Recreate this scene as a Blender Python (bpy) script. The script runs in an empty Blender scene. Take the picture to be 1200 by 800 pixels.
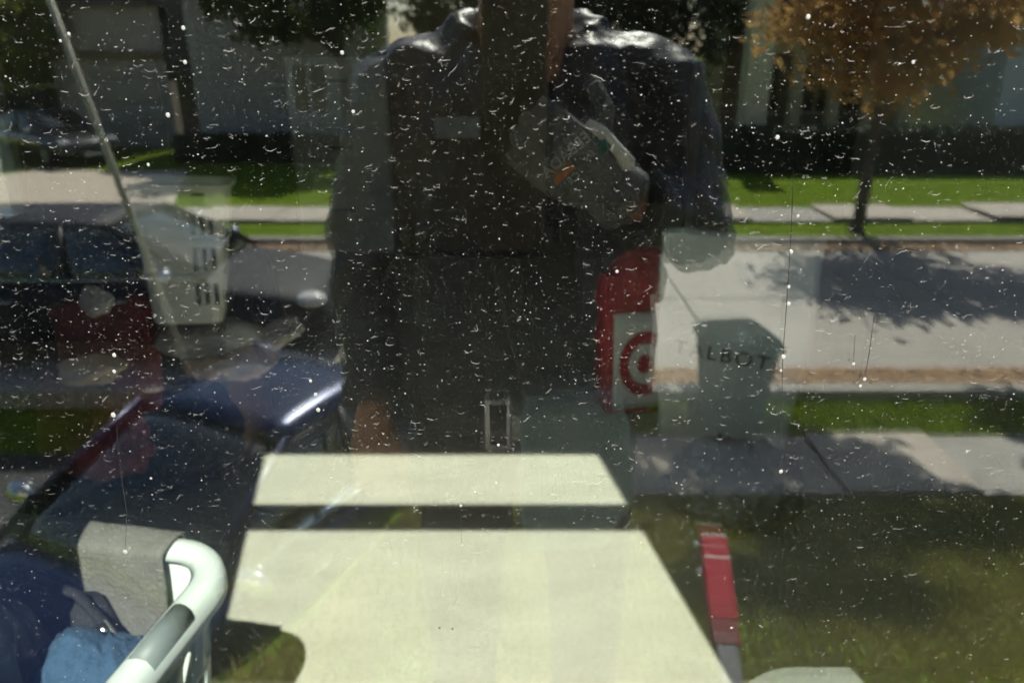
import bpy, bmesh, math, random
import numpy as np
from mathutils import Vector, Matrix, noise, Quaternion

random.seed(7)
rng = np.random.default_rng(11)
SC = bpy.context.scene
COL = SC.collection
RAD = math.radians

# ------------------------------------------------------------------ camera
PITCH = RAD(21.3)
CAM = Vector((0.0, -0.45, 1.40))
FPX = 873.0                                   # focal length in pixels of a 1200 wide frame
cd = bpy.data.cameras.new('camera')
cd.sensor_width = 36.0
cd.lens = 36.0 * FPX / 1200.0
cd.clip_start = 0.01
cd.clip_end = 2000.0
cd.dof.use_dof = True
cd.dof.focus_distance = 0.52
cd.dof.aperture_fstop = 7.2
camo = bpy.data.objects.new('camera', cd)
camo.location = CAM
camo.rotation_euler = (math.pi / 2 - PITCH, 0, 0)
COL.objects.link(camo)
SC.camera = camo

# ------------------------------------------------------------------ sky, sun, exposure
SUN_EL, SUN_AZ = RAD(49.5), RAD(-10.8)
BEAM = Vector((math.sin(SUN_AZ) * math.cos(SUN_EL), math.cos(SUN_AZ) * math.cos(SUN_EL), -math.sin(SUN_EL)))
w = bpy.data.worlds.new('World')
SC.world = w
w.use_nodes = True
wn = w.node_tree.nodes
sky = wn.new('ShaderNodeTexSky')
sky.sky_type = 'NISHITA'
sky.sun_disc = False
sky.sun_elevation = SUN_EL
sky.sun_rotation = math.atan2(-BEAM.x, -BEAM.y)
wn['Background'].inputs['Strength'].default_value = 0.085
w.node_tree.links.new(sky.outputs[0], wn['Background'].inputs['Color'])
sl = bpy.data.lights.new('sun', 'SUN')
sl.energy = 5.0
sl.angle = RAD(0.53)
sl.color = (1.0, 0.96, 0.89)
so = bpy.data.objects.new('sun', sl)
so.rotation_euler = BEAM.to_track_quat('-Z', 'Y').to_euler()
so.location = (0, -10, 20)
COL.objects.link(so)
SC.view_settings.view_transform = 'Standard'
SC.view_settings.look = 'None'
SC.view_settings.gamma = 1.0
SC.view_settings.use_curve_mapping = False
SC.view_settings.exposure = 1.5
cy = SC.cycles
cy.use_denoising = True
cy.use_adaptive_sampling = True
cy.adaptive_threshold = 0.03
cy.max_bounces = 7
cy.diffuse_bounces = 4
cy.glossy_bounces = 4
cy.transmission_bounces = 6
cy.transparent_max_bounces = 16
cy.caustics_reflective = False
cy.caustics_refractive = False
cy.sample_clamp_indirect = 6.0

# ------------------------------------------------------------------ helpers
def ray(px, py):
    u, v = (px - 600) / FPX, (400 - py) / FPX
    return Vector((u, math.cos(PITCH) + v * math.sin(PITCH), -math.sin(PITCH) + v * math.cos(PITCH)))
def A(px, py, Y=None, z=None):                # a point indoors
    d = ray(px, py)
    t = (Y - CAM.y) / d.y if Y is not None else (z - CAM.z) / d.z
    return CAM + d * t
def R(px, py, Y=None, z=None):                # a point outdoors, whose mirror image is there
    p = A(px, py, Y, z)
    return Vector((p.x, -p.y, p.z))

def tag(o, label=None, cat=None, group=None, kind=None):
    if label: o['label'] = label
    if cat: o['category'] = cat
    if group: o['group'] = group
    if kind: o['kind'] = kind
    return o
def empty(name, loc=(0, 0, 0), rz=0.0):
    o = bpy.data.objects.new(name, None)
    o.location = loc
    o.rotation_euler = (0, 0, rz)
    o.empty_display_size = 0.1
    COL.objects.link(o)
    return o
def link(name, me, m=None, parent=None, loc=None, rot=None, smooth=False):
    if m is not None:
        me.materials.clear() if len(me.materials) else None
        me.materials.append(m)
    o = bpy.data.objects.new(name, me)
    if loc is not None: o.location = loc
    if rot is not None: o.rotation_euler = rot
    if parent is not None: o.parent = parent
    COL.objects.link(o)
    if smooth:
        me.polygons.foreach_set('use_smooth', [True] * len(me.polygons))
    return o
class MB:
    """collects geometry of ONE part"""
    def __init__(s): s.v, s.f = [], []
    def add(s, vs, fs):
        n = len(s.v)
        s.v += [tuple(v) for v in vs]
        s.f += [tuple(i + n for i in f) for f in fs]
        return s
    def box(s, lo, hi, M=None):
        x0, y0, z0 = lo; x1, y1, z1 = hi
        vs = [Vector(c) for c in ((x0,y0,z0),(x1,y0,z0),(x1,y1,z0),(x0,y1,z0),(x0,y0,z1),(x1,y0,z1),(x1,y1,z1),(x0,y1,z1))]
        if M: vs = [M @ v for v in vs]
        return s.add(vs, [(0,3,2,1),(4,5,6,7),(0,1,5,4),(1,2,6,5),(2,3,7,6),(3,0,4,7)])
    def tube(s, pts, rad, n=10, caps=True, ell=None, side=None):
        """tube along pts, radius rad (number or list); ell = depth/width ratio, side = width direction"""
        pts = [Vector(p) for p in pts]
        k = len(pts)
        if not hasattr(rad, '__len__'): rad = [rad] * k
        if ell is None: ell = 1.0
        if not hasattr(ell, '__len__'): ell = [ell] * k
        rings, prev = [], None
        for i in range(k):
            t = (pts[min(i + 1, k - 1)] - pts[max(i - 1, 0)]).normalized()
            if side is not None: u = Vector(side)
            elif prev is None: u = Vector((0, 0, 1)) if abs(t.z) < 0.9 else Vector((1, 0, 0))
            else: u = prev
            u = (u - t * u.dot(t)).normalized()
            prev = u
            v = t.cross(u)
            rings.append([pts[i] + u * (rad[i] * math.cos(a)) + v * (rad[i] * ell[i] * math.sin(a)) for a in [2 * math.pi * j / n for j in range(n)]])
        return s.loft(rings, caps)
    def loft(s, rings, caps=True, closed=True):
        n = len(rings[0])
        vs = [p for r in rings for p in r]
        fs = []
        for i in range(len(rings) - 1):
            for j in range(n if closed else n - 1):
                j2 = (j + 1) % n
                fs.append((i*n+j, i*n+j2, (i+1)*n+j2, (i+1)*n+j))
        if caps and closed:
            fs.append(tuple(range(n))[::-1])
            fs.append(tuple((len(rings)-1)*n + j for j in range(n)))
        return s.add(vs, fs)
    def ball(s, c, r, nu=12, nv=8):
        if not hasattr(r, '__len__'): r = (r, r, r)
        c = Vector(c)
        rings = []
        for i in range(1, nv):
            th = math.pi * i / nv
            rings.append([c + Vector((r[0]*math.sin(th)*math.cos(a), r[1]*math.sin(th)*math.sin(a), -r[2]*math.cos(th))) for a in [2*math.pi*j/nu for j in range(nu)]])
        return s.loft(rings, True)
    def build(s, name, m, parent=None, loc=None, rot=None, smooth=False, bevel=0.0):
        me = bpy.data.meshes.new(name)
        me.from_pydata(s.v, [], s.f)
        bm = bmesh.new(); bm.from_mesh(me)
        bmesh.ops.recalc_face_normals(bm, faces=bm.faces)
        bm.to_mesh(me); bm.free()
        o = link(name, me, m, parent, loc, rot, smooth)
        if bevel:
            b = o.modifiers.new('bevel', 'BEVEL'); b.width = bevel; b.segments = 2; b.limit_method = 'ANGLE'
        return o
def rrect(w, d, r, n=6, z=0.0, cx=0.0, cy=0.0):
    out = []
    for (sx, sy, a0) in ((1, 1, 0), (-1, 1, 90), (-1, -1, 180), (1, -1, 270)):
        for k in range(n + 1):
            a = RAD(a0 + 90 * k / n)
            out.append(Vector((cx + sx * (w/2 - r) + r * math.cos(a), cy + sy * (d/2 - r) + r * math.sin(a), z)))
    return out
def copy_tree(o, parent=None):
    c = o.copy(); COL.objects.link(c); c.parent = parent
    for ch in [x for x in COL.objects if x.parent == o]: copy_tree(ch, c)
    return c

# ------------------------------------------------------------------ materials
def mat(name, c, rough=0.7, c2=None, scale=8.0, detail=4.0, metal=0.0, bump=0.0, bscale=None, spec=0.5, coat=0.0, stretch=None, sheen=0.0, sub=0.0, trans=None):
    m = bpy.data.materials.new(name)
    m.use_nodes = True
    nt = m.node_tree; N, L = nt.nodes, nt.links
    P = N['Principled BSDF']
    P.inputs['Roughness'].default_value = rough
    P.inputs['Metallic'].default_value = metal
    P.inputs['Specular IOR Level'].default_value = spec
    P.inputs['Coat Weight'].default_value = coat
    P.inputs['Sheen Weight'].default_value = sheen
    tc = N.new('ShaderNodeTexCoord'); mp = N.new('ShaderNodeMapping')
    if stretch: mp.inputs['Scale'].default_value = stretch
    L.new(tc.outputs['Object'], mp.inputs['Vector'])
    nz = N.new('ShaderNodeTexNoise')
    nz.inputs['Scale'].default_value = scale; nz.inputs['Detail'].default_value = detail
    nz.inputs['Roughness'].default_value = 0.62
    L.new(mp.outputs[0], nz.inputs['Vector'])
    c2 = c2 or tuple(x * 0.78 for x in c)
    rp = N.new('ShaderNodeValToRGB')
    rp.color_ramp.elements[0].position = 0.32; rp.color_ramp.elements[1].position = 0.68
    rp.color_ramp.elements[0].color = (*c2, 1); rp.color_ramp.elements[1].color = (*c, 1)
    L.new(nz.outputs['Fac'], rp.inputs['Fac'])
    L.new(rp.outputs['Color'], P.inputs['Base Color'])
    if bump:
        n2 = N.new('ShaderNodeTexNoise'); n2.inputs['Scale'].default_value = bscale or scale * 6
        n2.inputs['Detail'].default_value = 5
        L.new(mp.outputs[0], n2.inputs['Vector'])
        b = N.new('ShaderNodeBump'); b.inputs['Strength'].default_value = bump; b.inputs['Distance'].default_value = 0.02
        L.new(n2.outputs['Fac'], b.inputs['Height']); L.new(b.outputs[0], P.inputs['Normal'])
    if trans:                                   # thin leaf or film: part of the light passes
        t = N.new('ShaderNodeBsdfTranslucent'); L.new(rp.outputs['Color'], t.inputs['Color'])
        mx = N.new('ShaderNodeMixShader'); mx.inputs[0].default_value = trans
        L.new(P.outputs[0], mx.inputs[1]); L.new(t.outputs[0], mx.inputs[2])
        L.new(mx.outputs[0], N['Material Output'].inputs['Surface'])
    return m
def glass_mat(name, tint, r0, dust=0.0, wave=0.0):
    m = bpy.data.materials.new(name); m.use_nodes = True
    nt = m.node_tree; N, L = nt.nodes, nt.links
    N.remove(N['Principled BSDF'])
    tr = N.new('ShaderNodeBsdfTransparent'); tr.inputs[0].default_value = (*tint, 1)
    gl = N.new('ShaderNodeBsdfGlossy'); gl.inputs['Roughness'].default_value = 0.0; gl.inputs[0].default_value = (0.97, 1.0, 0.97, 1)
    lw = N.new('ShaderNodeLayerWeight'); lw.inputs[0].default_value = 0.5
    pw = N.new('ShaderNodeMath'); pw.operation = 'POWER'; pw.inputs[1].default_value = 5
    L.new(lw.outputs['Facing'], pw.inputs[0])
    ma = N.new('ShaderNodeMath'); ma.operation = 'MULTIPLY_ADD'; ma.inputs[1].default_value = 1 - r0; ma.inputs[2].default_value = r0
    L.new(pw.outputs[0], ma.inputs[0])
    mx = N.new('ShaderNodeMixShader')
    L.new(ma.outputs[0], mx.inputs[0]); L.new(tr.outputs[0], mx.inputs[1]); L.new(gl.outputs[0], mx.inputs[2])
    out = mx
    tc = N.new('ShaderNodeTexCoord')
    if wave:                                    # slight unevenness of the pane
        n2 = N.new('ShaderNodeTexNoise'); n2.inputs['Scale'].default_value = 5.0; n2.inputs['Detail'].default_value = 1.0
        L.new(tc.outputs['Object'], n2.inputs['Vector'])
        b = N.new('ShaderNodeBump'); b.inputs['Strength'].default_value = wave; b.inputs['Distance'].default_value = 0.01
        L.new(n2.outputs['Fac'], b.inputs['Height']); L.new(b.outputs[0], gl.inputs['Normal'])
    if dust:
        nz = N.new('ShaderNodeTexNoise'); nz.inputs['Scale'].default_value = 14.0; nz.inputs['Detail'].default_value = 8; nz.inputs['Roughness'].default_value = 0.7
        L.new(tc.outputs['Object'], nz.inputs['Vector'])
        mr = N.new('ShaderNodeMapRange'); mr.inputs['From Min'].default_value = 0.35; mr.inputs['From Max'].default_value = 0.75
        mr.inputs['To Min'].default_value = dust * 0.2; mr.inputs['To Max'].default_value = dust * 2.2
        L.new(nz.outputs['Fac'], mr.inputs['Value'])
        df = N.new('ShaderNodeBsdfDiffuse'); df.inputs[0].default_value = (0.62, 0.6, 0.55, 1)
        m2 = N.new('ShaderNodeMixShader')
        L.new(mr.outputs[0], m2.inputs[0]); L.new(mx.outputs[0], m2.inputs[1]); L.new(df.outputs[0], m2.inputs[2])
        out = m2
    L.new(out.outputs[0], N['Material Output'].inputs['Surface'])
    return m

M = {}
M['carpet'] = mat('carpet', (0.63, 0.625, 0.535), 0.95, (0.53, 0.525, 0.445), 3.2, 10, bump=0.6, bscale=260, stretch=(1, 2.2, 1), spec=0.1)  # broad mottling also stands in for soft twig shade on the sunlit carpet
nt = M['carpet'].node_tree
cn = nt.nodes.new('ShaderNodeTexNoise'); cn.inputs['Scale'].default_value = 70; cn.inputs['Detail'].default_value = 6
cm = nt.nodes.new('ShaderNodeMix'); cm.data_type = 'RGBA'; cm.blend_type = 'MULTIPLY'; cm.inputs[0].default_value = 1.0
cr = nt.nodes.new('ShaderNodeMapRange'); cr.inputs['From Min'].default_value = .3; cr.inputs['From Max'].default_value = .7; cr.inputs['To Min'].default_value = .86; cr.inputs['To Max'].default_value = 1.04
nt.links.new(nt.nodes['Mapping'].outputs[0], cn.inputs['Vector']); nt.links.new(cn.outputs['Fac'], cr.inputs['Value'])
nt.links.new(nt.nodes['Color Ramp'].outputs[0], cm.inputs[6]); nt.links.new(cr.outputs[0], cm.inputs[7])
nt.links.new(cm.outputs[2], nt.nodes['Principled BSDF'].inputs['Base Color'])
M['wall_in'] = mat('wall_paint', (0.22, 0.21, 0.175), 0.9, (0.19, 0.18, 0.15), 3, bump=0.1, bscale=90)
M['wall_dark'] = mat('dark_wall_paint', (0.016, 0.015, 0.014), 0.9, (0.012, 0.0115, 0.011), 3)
M['ceiling'] = mat('ceiling_paint', (0.46, 0.455, 0.43), 0.9, (0.42, 0.415, 0.39), 3)
M['siding'] = mat('siding', (0.46, 0.43, 0.37), 0.7, (0.40, 0.37, 0.32), 3, bump=0.1)
M['vinyl'] = mat('window_vinyl', (0.72, 0.71, 0.67), 0.45, (0.62, 0.61, 0.57), 6)
M['glass_out'] = glass_mat('glass_outer', (0.975, 0.985, 0.97), 0.088, 0.0007)
M['glass_in'] = glass_mat('glass_inner', (0.975, 0.985, 0.97), 0.040)
M['car_glass'] = glass_mat('car_glass', (0.40, 0.44, 0.45), 0.09)
M['spots'] = mat('dried_spots', (0.56, 0.54, 0.50), 0.8, (0.18, 0.175, 0.17), 55, trans=0.3)
M['drop'] = mat('water_drop', (0.42, 0.42, 0.40), 0.08, (0.3, 0.3, 0.28), 60, spec=0.8, trans=0.3)
M['streak'] = mat('streak', (0.03, 0.03, 0.028), 0.9, (0.012, 0.012, 0.011), 300, spec=0.05)

# ------------------------------------------------------------------ the room
WX0, WX1, WZ0, WZ1 = -0.555, 0.70, 0.70, 2.395        # window opening
RZ0, RZ1 = 1.822, 1.912                              # rail between the lower and the upper sash
RX0, RX1, RY1, RH = -2.6, 2.6, 5.35, 2.62
def struct(name, mb, m, **k): return tag(mb.build(name, m, **k), kind='structure')
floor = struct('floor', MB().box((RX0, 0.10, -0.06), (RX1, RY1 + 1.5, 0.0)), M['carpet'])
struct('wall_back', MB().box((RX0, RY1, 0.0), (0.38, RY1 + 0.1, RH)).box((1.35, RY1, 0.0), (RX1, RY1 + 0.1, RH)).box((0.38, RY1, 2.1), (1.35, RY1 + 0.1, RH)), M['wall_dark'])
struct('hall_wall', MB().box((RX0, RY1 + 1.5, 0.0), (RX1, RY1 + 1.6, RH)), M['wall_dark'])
SY0, SY1, SZ0, SZ1 = 0.6, 3.6, 0.55, 2.3                 # side window added out of view in the left wall to light the heap
struct('wall_left', MB().box((RX0 - 0.1, 0.10, -1.7), (RX0, SY0, RH)).box((RX0 - 0.1, SY1, -1.7), (RX0, RY1 + 1.6, RH))
       .box((RX0 - 0.1, SY0, -1.7), (RX0, SY1, SZ0)).box((RX0 - 0.1, SY0, SZ1), (RX0, SY1, RH)), M['wall_in'])
struct('wall_right', MB().box((RX1, 0.10, -0.06), (RX1 + 0.1, RY1 + 1.6, RH)), M['wall_in'])
struct('ceiling', MB().box((RX0 - 0.1, -0.04, RH), (RX1 + 0.1, RY1 + 1.6, RH + 0.1)), M['ceiling'])
fr = 0.07
struct('wall_front', MB()
       .box((-6, -0.04, -1.7), (WX0 - fr, 0.10, RH)).box((WX1 + fr, -0.04, -1.7), (6, 0.10, RH))
       .box((WX0 - fr, -0.04, -1.7), (WX1 + fr, 0.10, WZ0 - fr)).box((WX0 - fr, -0.04, WZ1 + fr), (WX1 + fr, 0.10, RH)), M['siding'])
struct('roof', MB().box((-6.4, -0.10, RH + 0.1), (6.4, RY1 + 2.0, RH + 0.25)), mat('shingle', (0.09, 0.085, 0.08), 0.9, (0.06, 0.06, 0.055), 20))
for (a, b) in ((RX0, 0.32), (1.41, RX1)):
    struct('baseboard', MB().box((a, RY1 - 0.014, 0.002), (b, RY1 - 0.001, 0.11)), mat('trim', (0.30, 0.28, 0.24), 0.5))
dc = MB().box((0.32, RY1 - 0.02, 0.0), (0.38, RY1 + 0.1, 2.16)).box((1.35, RY1 - 0.02, 0.0), (1.41, RY1 + 0.1, 2.16)).box((0.38, RY1 - 0.02, 2.1), (1.35, RY1 + 0.1, 2.16))
struct('door_frame', dc, mat('dark_trim', (0.035, 0.033, 0.03), 0.5))

# ------------------------------------------------------------------ window
win = tag(empty('window', (0, 0, WZ0)), 'dusty double glazed window seen from outside, filling the picture', 'window')
def wpart(name, mb, m, **k):
    o = mb.build(name, m, **k); o.parent = win; o.location = (0, 0, -WZ0); return o
wpart('jamb', MB().box((WX0 - fr, -0.03, WZ0), (WX0, 0.085, WZ1)), M['vinyl'], bevel=0.004)
wpart('jamb', MB().box((WX1, -0.03, WZ0), (WX1 + fr, 0.085, WZ1)), M['vinyl'], bevel=0.004)
wpart('head', MB().box((WX0 - fr, -0.032, WZ1), (WX1 + fr, 0.087, WZ1 + fr)), M['vinyl'], bevel=0.004)
wpart('sill', MB().box((WX0 - fr, -0.07, WZ0 - fr), (WX1 + fr, 0.13, WZ0)), M['vinyl'], bevel=0.006)
wpart('meeting_rail', MB().box((WX0, -0.022, RZ0), (WX1, 0.055, RZ1)), M['vinyl'], bevel=0.004)
gap = 0.016
def pane(z0, z1, y, m, tilt):
    cz = (z0 + z1) / 2
    o = MB().box((WX0 + 0.001, -0.0015, z0 - cz), (WX1 - 0.001, 0.0015, z1 - cz)).build('pane', m)
    o.parent = win; o.location = (0, y, cz - WZ0); o.rotation_euler = (RAD(tilt), 0, RAD(tilt * 0.6))
    return o
for (z0, z1) in ((WZ0 + 0.001, RZ0 - 0.001), (RZ1 + 0.001, WZ1 - 0.001)):
    pane(z0, z1, 0.0015, M['glass_out'], 0.0)
    pane(z0, z1, 0.0045 + gap, M['glass_in'], 0.09)

sw = tag(empty('side_window', (RX0 - .05, (SY0 + SY1) / 2, SZ0)), 'unseen window added in the left wall to light the heap from the side', 'window')
def spart(name, lo, hi, m): return MB().box(lo, hi).build(name, m, sw, loc=(-(RX0 - .05), -(SY0 + SY1) / 2, -SZ0))
for y in (SY0, (SY0 + SY1) / 2 - .03, SY1 - .06): spart('mullion', (RX0 - .09, y, SZ0 + .06), (RX0 - .02, y + .06, SZ1 - .06), M['vinyl'])
spart('sill', (RX0 - .12, SY0, SZ0), (RX0 + .04, SY1, SZ0 + .06), M['vinyl']); spart('head', (RX0 - .1, SY0, SZ1 - .06), (RX0 - .01, SY1, SZ1), M['vinyl'])
for (y0, y1) in ((SY0 + .06, (SY0 + SY1) / 2 - .03), ((SY0 + SY1) / 2 + .03, SY1 - .06)): spart('pane', (RX0 - .062, y0, SZ0 + .06), (RX0 - .058, y1, SZ1 - .06), M['glass_in'])

# ------------------------------------------------------------------ outdoors: ground, road, paths
GZ = -1.60
M['grass'] = mat('lawn', (0.15, 0.225, 0.012), 0.9, (0.085, 0.135, 0.008), 3.5, 8, bump=0.8, bscale=60, spec=0.04)
M['blade'] = mat('grass_blade', (0.28, 0.37, 0.02), 0.8, (0.16, 0.23, 0.012), 2.0, 6, spec=0.04, trans=0.25)
M['bank_blade'] = mat('bank_blade', (0.42, 0.37, 0.12), 0.9, (0.20, 0.20, 0.06), 1.0, 7, spec=0.1, trans=0.25)
M['road'] = mat('road_concrete', (0.43, 0.39, 0.345), 0.85, (0.33, 0.295, 0.26), 0.8, 10, bump=0.25, bscale=60)
M['walk'] = mat('path_concrete', (0.50, 0.44, 0.37), 0.85, (0.38, 0.335, 0.28), 3, 8, bump=0.2, bscale=80)
M['kerb'] = mat('kerb_concrete', (0.38, 0.355, 0.32), 0.85, (0.29, 0.27, 0.24), 4, 6, bump=0.2)
M['drive'] = mat('drive_concrete', (0.52, 0.44, 0.35), 0.85, (0.46, 0.39, 0.31), 1.5, 8, bump=0.2, bscale=60)
M['asphalt'] = mat('asphalt', (0.06, 0.06, 0.06), 0.9, (0.04, 0.04, 0.04), 30, bump=0.4, bscale=200)
M['litter'] = mat('leaf_litter', (0.45, 0.27, 0.14), 0.85, (0.30, 0.20, 0.12), 9, 6)

def sstep(a, b, t):
    t = min(1.0, max(0.0, (t - a) / (b - a))); return t * t * (3 - 2 * t)
def gz(x, y):
    s = -y
    lawn = -0.04 - 1.56 * min(1.0, max(0.0, (s - 0.9) / 3.2)) ** 0.9 if s > 0.9 else -0.04
    drive = -0.04 - 1.98 * sstep(0.5, 1.3, s) + 0.40 * sstep(5.45, 5.85, s)
    k = sstep(0.75, 1.15, -x)
    return lawn * (1 - k) + drive * k
# one ground sheet, fine near the house, reaching the horizon
xs = sorted(set([-900, -300, -120, -60, -30, -16] + [round(-9 + 0.25 * i, 3) for i in range(73)] + [16, 30, 60, 120, 300, 900]))
ys = sorted(set([-900, -300, -120, -60, -30, -20, -16, -12.5, -9] + [round(-6 + 0.15 * i, 3) for i in range(40)] + [0.02]))
vs, fs = [], []
for y in ys:
    for x in xs: vs.append((x, y, gz(x, y) + 0.012 * noise.noise(Vector((x * 2, y * 2, 0))) if y > -6 else GZ))
n = len(xs)
for j in range(len(ys) - 1):
    for i in range(n - 1): fs.append((j*n+i, j*n+i+1, (j+1)*n+i+1, (j+1)*n+i))
me = bpy.data.meshes.new('ground'); me.from_pydata(vs, [], fs)
tag(link('ground', me, M['grass'], smooth=True), kind='structure')
NK, FK = -5.88, -11.60                              # the two kerb lines
struct('road', MB().box((-150, FK, GZ - 0.08), (150, NK, GZ - 0.03 + 0.036)), M['road'])
rd_ = bpy.data.objects['road']
for i in range(9): MB().box((-16.2 + i * 4.6, FK + .02, GZ + .0062), (-16.17 + i * 4.6, NK - .02, GZ + .0095)).build('joint_seal', M['asphalt'], rd_)
MB().box((-30, -8.76, GZ + .0062), (30, -8.73, GZ + .0095)).build('centre_joint', M['asphalt'], rd_)
for (y0, y1) in ((NK, NK + 0.17), (FK - 0.17, FK)):
    struct('kerb', MB().box((-150, y0, GZ - 0.08), (150, y1, GZ + 0.11)), M['kerb'], bevel=0.02)
def walk(name, y0, y1, x0, x1, z, step):
    base = struct(name, MB().box((x0, y0, z - 0.10), (x1, y1, z - 0.012)), M['kerb'])
    me0 = None
    k = 0
    x = x0
    while x < x1 - 0.01:
        if me0 is None:
            o = MB().box((-step / 2 + 0.006, y0, -0.02), (step / 2 - 0.006, y1, 0.0)).build('slab', M['walk'], base, bevel=0.008)
            me0 = o.data
        else:
            o = bpy.data.objects.new('slab', me0); o.parent = base; COL.objects.link(o)
            b = o.modifiers.new('bevel', 'BEVEL'); b.width = 0.008
        o.location = (x + step / 2, 0, z + random.uniform(-0.004, 0.006))
        o.rotation_euler = (random.uniform(-0.006, 0.006), random.uniform(-0.004, 0.004), 0)
        x += step; k += 1
    return base
walk('sidewalk', -4.98, -4.12, -0.6, 14.4, GZ + 0.05, 1.0)
walk('far_sidewalk', -14.50, -13.25, -21.0, 21.0, GZ + 0.06, 1.5)
struct('porch_slab', MB().box((-0.72, -0.87, -0.9), (0.62, -0.04, 0.0)), M['walk'], bevel=0.01)
struct('near_driveway', MB().box((-6.5, -5.45, GZ - 0.5), (-1.15, -1.3, GZ - 0.40)), M['asphalt'])
fd = MB().add([(-8.2, -11.95, GZ + 0.03), (-6.0, -11.95, GZ + 0.03), (-8.6, -19.6, GZ + 0.03), (-12.6, -19.6, GZ + 0.03), (-14.8, -16.6, GZ + 0.03), (-14.5, -11.95, GZ + 0.03)], [(0, 1, 2, 3, 4, 5)])
struct('far_driveway', fd, M['drive'])
# fallen leaves along the far and the near gutter
def scatter_leaves(name, n, xr, yr, zf, size, m, label):
    v = []; f = []
    for i in range(n):
        c = Vector((random.uniform(*xr), random.uniform(*yr), 0)); c.z = zf + 0.004 + random.random() * 0.02
        a = random.random() * 6.28; s = size * random.uniform(0.5, 1.2)
        u = Vector((math.cos(a), math.sin(a), random.uniform(-.3, .3))) * s; q = Vector((-math.sin(a), math.cos(a), random.uniform(-.3, .3))) * s * 0.6
        k = len(v); v += [c + u, c + q, c - u, c - q]; f.append((k, k+1, k+2, k+3))
    me = bpy.data.meshes.new(name); me.from_pydata(v, [], f)
    return tag(link(name, me, m), label, 'leaves', kind='stuff')
scatter_leaves('fallen_leaves', 9000, (-10, 14), (FK, FK + 0.42), GZ + 0.006, 0.05, M['litter'], 'tan fallen leaves lying along the gutter across the street')
scatter_leaves('leaf_drift', 9000, (0.2, 9), (NK - 0.55, NK - 0.02), GZ + 0.006, 0.04, M['litter'], 'thin drift of tan leaves along the nearer gutter')
# grass blades on the nearer bank and the verge
def blades(name, n, xr, yr, h, label, avoid=None, m=None):
    v = []; f = []
    for i in range(n):
        x, y = random.uniform(*xr), random.uniform(*yr)
        if avoid and avoid(x, y): continue
        z = gz(x, y) - 0.01
        a = random.random() * 6.28; hh = h * random.uniform(0.5, 1.3); wd = 0.006 + 0.004 * random.random()
        dx, dy = math.cos(a) * wd, math.sin(a) * wd
        lx, ly = random.gauss(0, 0.35) * hh, random.gauss(0, 0.35) * hh
        k = len(v); v += [(x - dx, y - dy, z), (x + dx, y + dy, z), (x + lx, y + ly, z + hh)]; f.append((k, k+1, k+2))
    me = bpy.data.meshes.new(name); me.from_pydata(v, [], f)
    return tag(link(name, me, m or M['blade']), label, 'grass', kind='stuff')
blades('bank_grass', 95000, (-0.7, 4.6), (-4.12, -0.88), 0.055, 'shaded rough grass on the bank below the window', m=M['bank_blade'])
blades('verge_grass', 26000, (-0.6, 8.5), (NK + 0.2, -4.99), 0.06, 'green grass verge between the near footpath and the road')
blades('far_grass', 26000, (-11, 15), (-17.6, -11.8), 0.07, 'bright sunlit lawn strip across the street', avoid=lambda x, y: -14.55 < y < -13.2 or (x < -5.9 and x > -14))

# ------------------------------------------------------------------ trees and hedge
M['bark'] = mat('bark', (0.10, 0.08, 0.06), 0.95, (0.05, 0.04, 0.032), 12, 6, bump=0.8, bscale=30, stretch=(1, 1, 0.25))
M['leaf_orange'] = mat('autumn_leaf', (0.52, 0.28, 0.09), 0.7, (0.38, 0.26, 0.10), 1.6, 5, trans=0.55)
M['leaf_green'] = mat('green_leaf', (0.085, 0.12, 0.022), 0.7, (0.045, 0.07, 0.014), 1.2, 5, trans=0.3)
M['leaf_dark'] = mat('dark_leaf', (0.03, 0.055, 0.014), 0.7, (0.018, 0.034, 0.01), 1.2, 5, trans=0.2)
M['leaf_mid'] = mat('mid_leaf', (0.06, 0.085, 0.016), 0.7, (0.026, 0.042, 0.01), 1.2, 5, trans=0.35)
M['leaf_yellow'] = mat('yellow_leaf', (0.22, 0.24, 0.04), 0.7, (0.12, 0.16, 0.03), 1.2, 5, trans=0.4)
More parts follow.
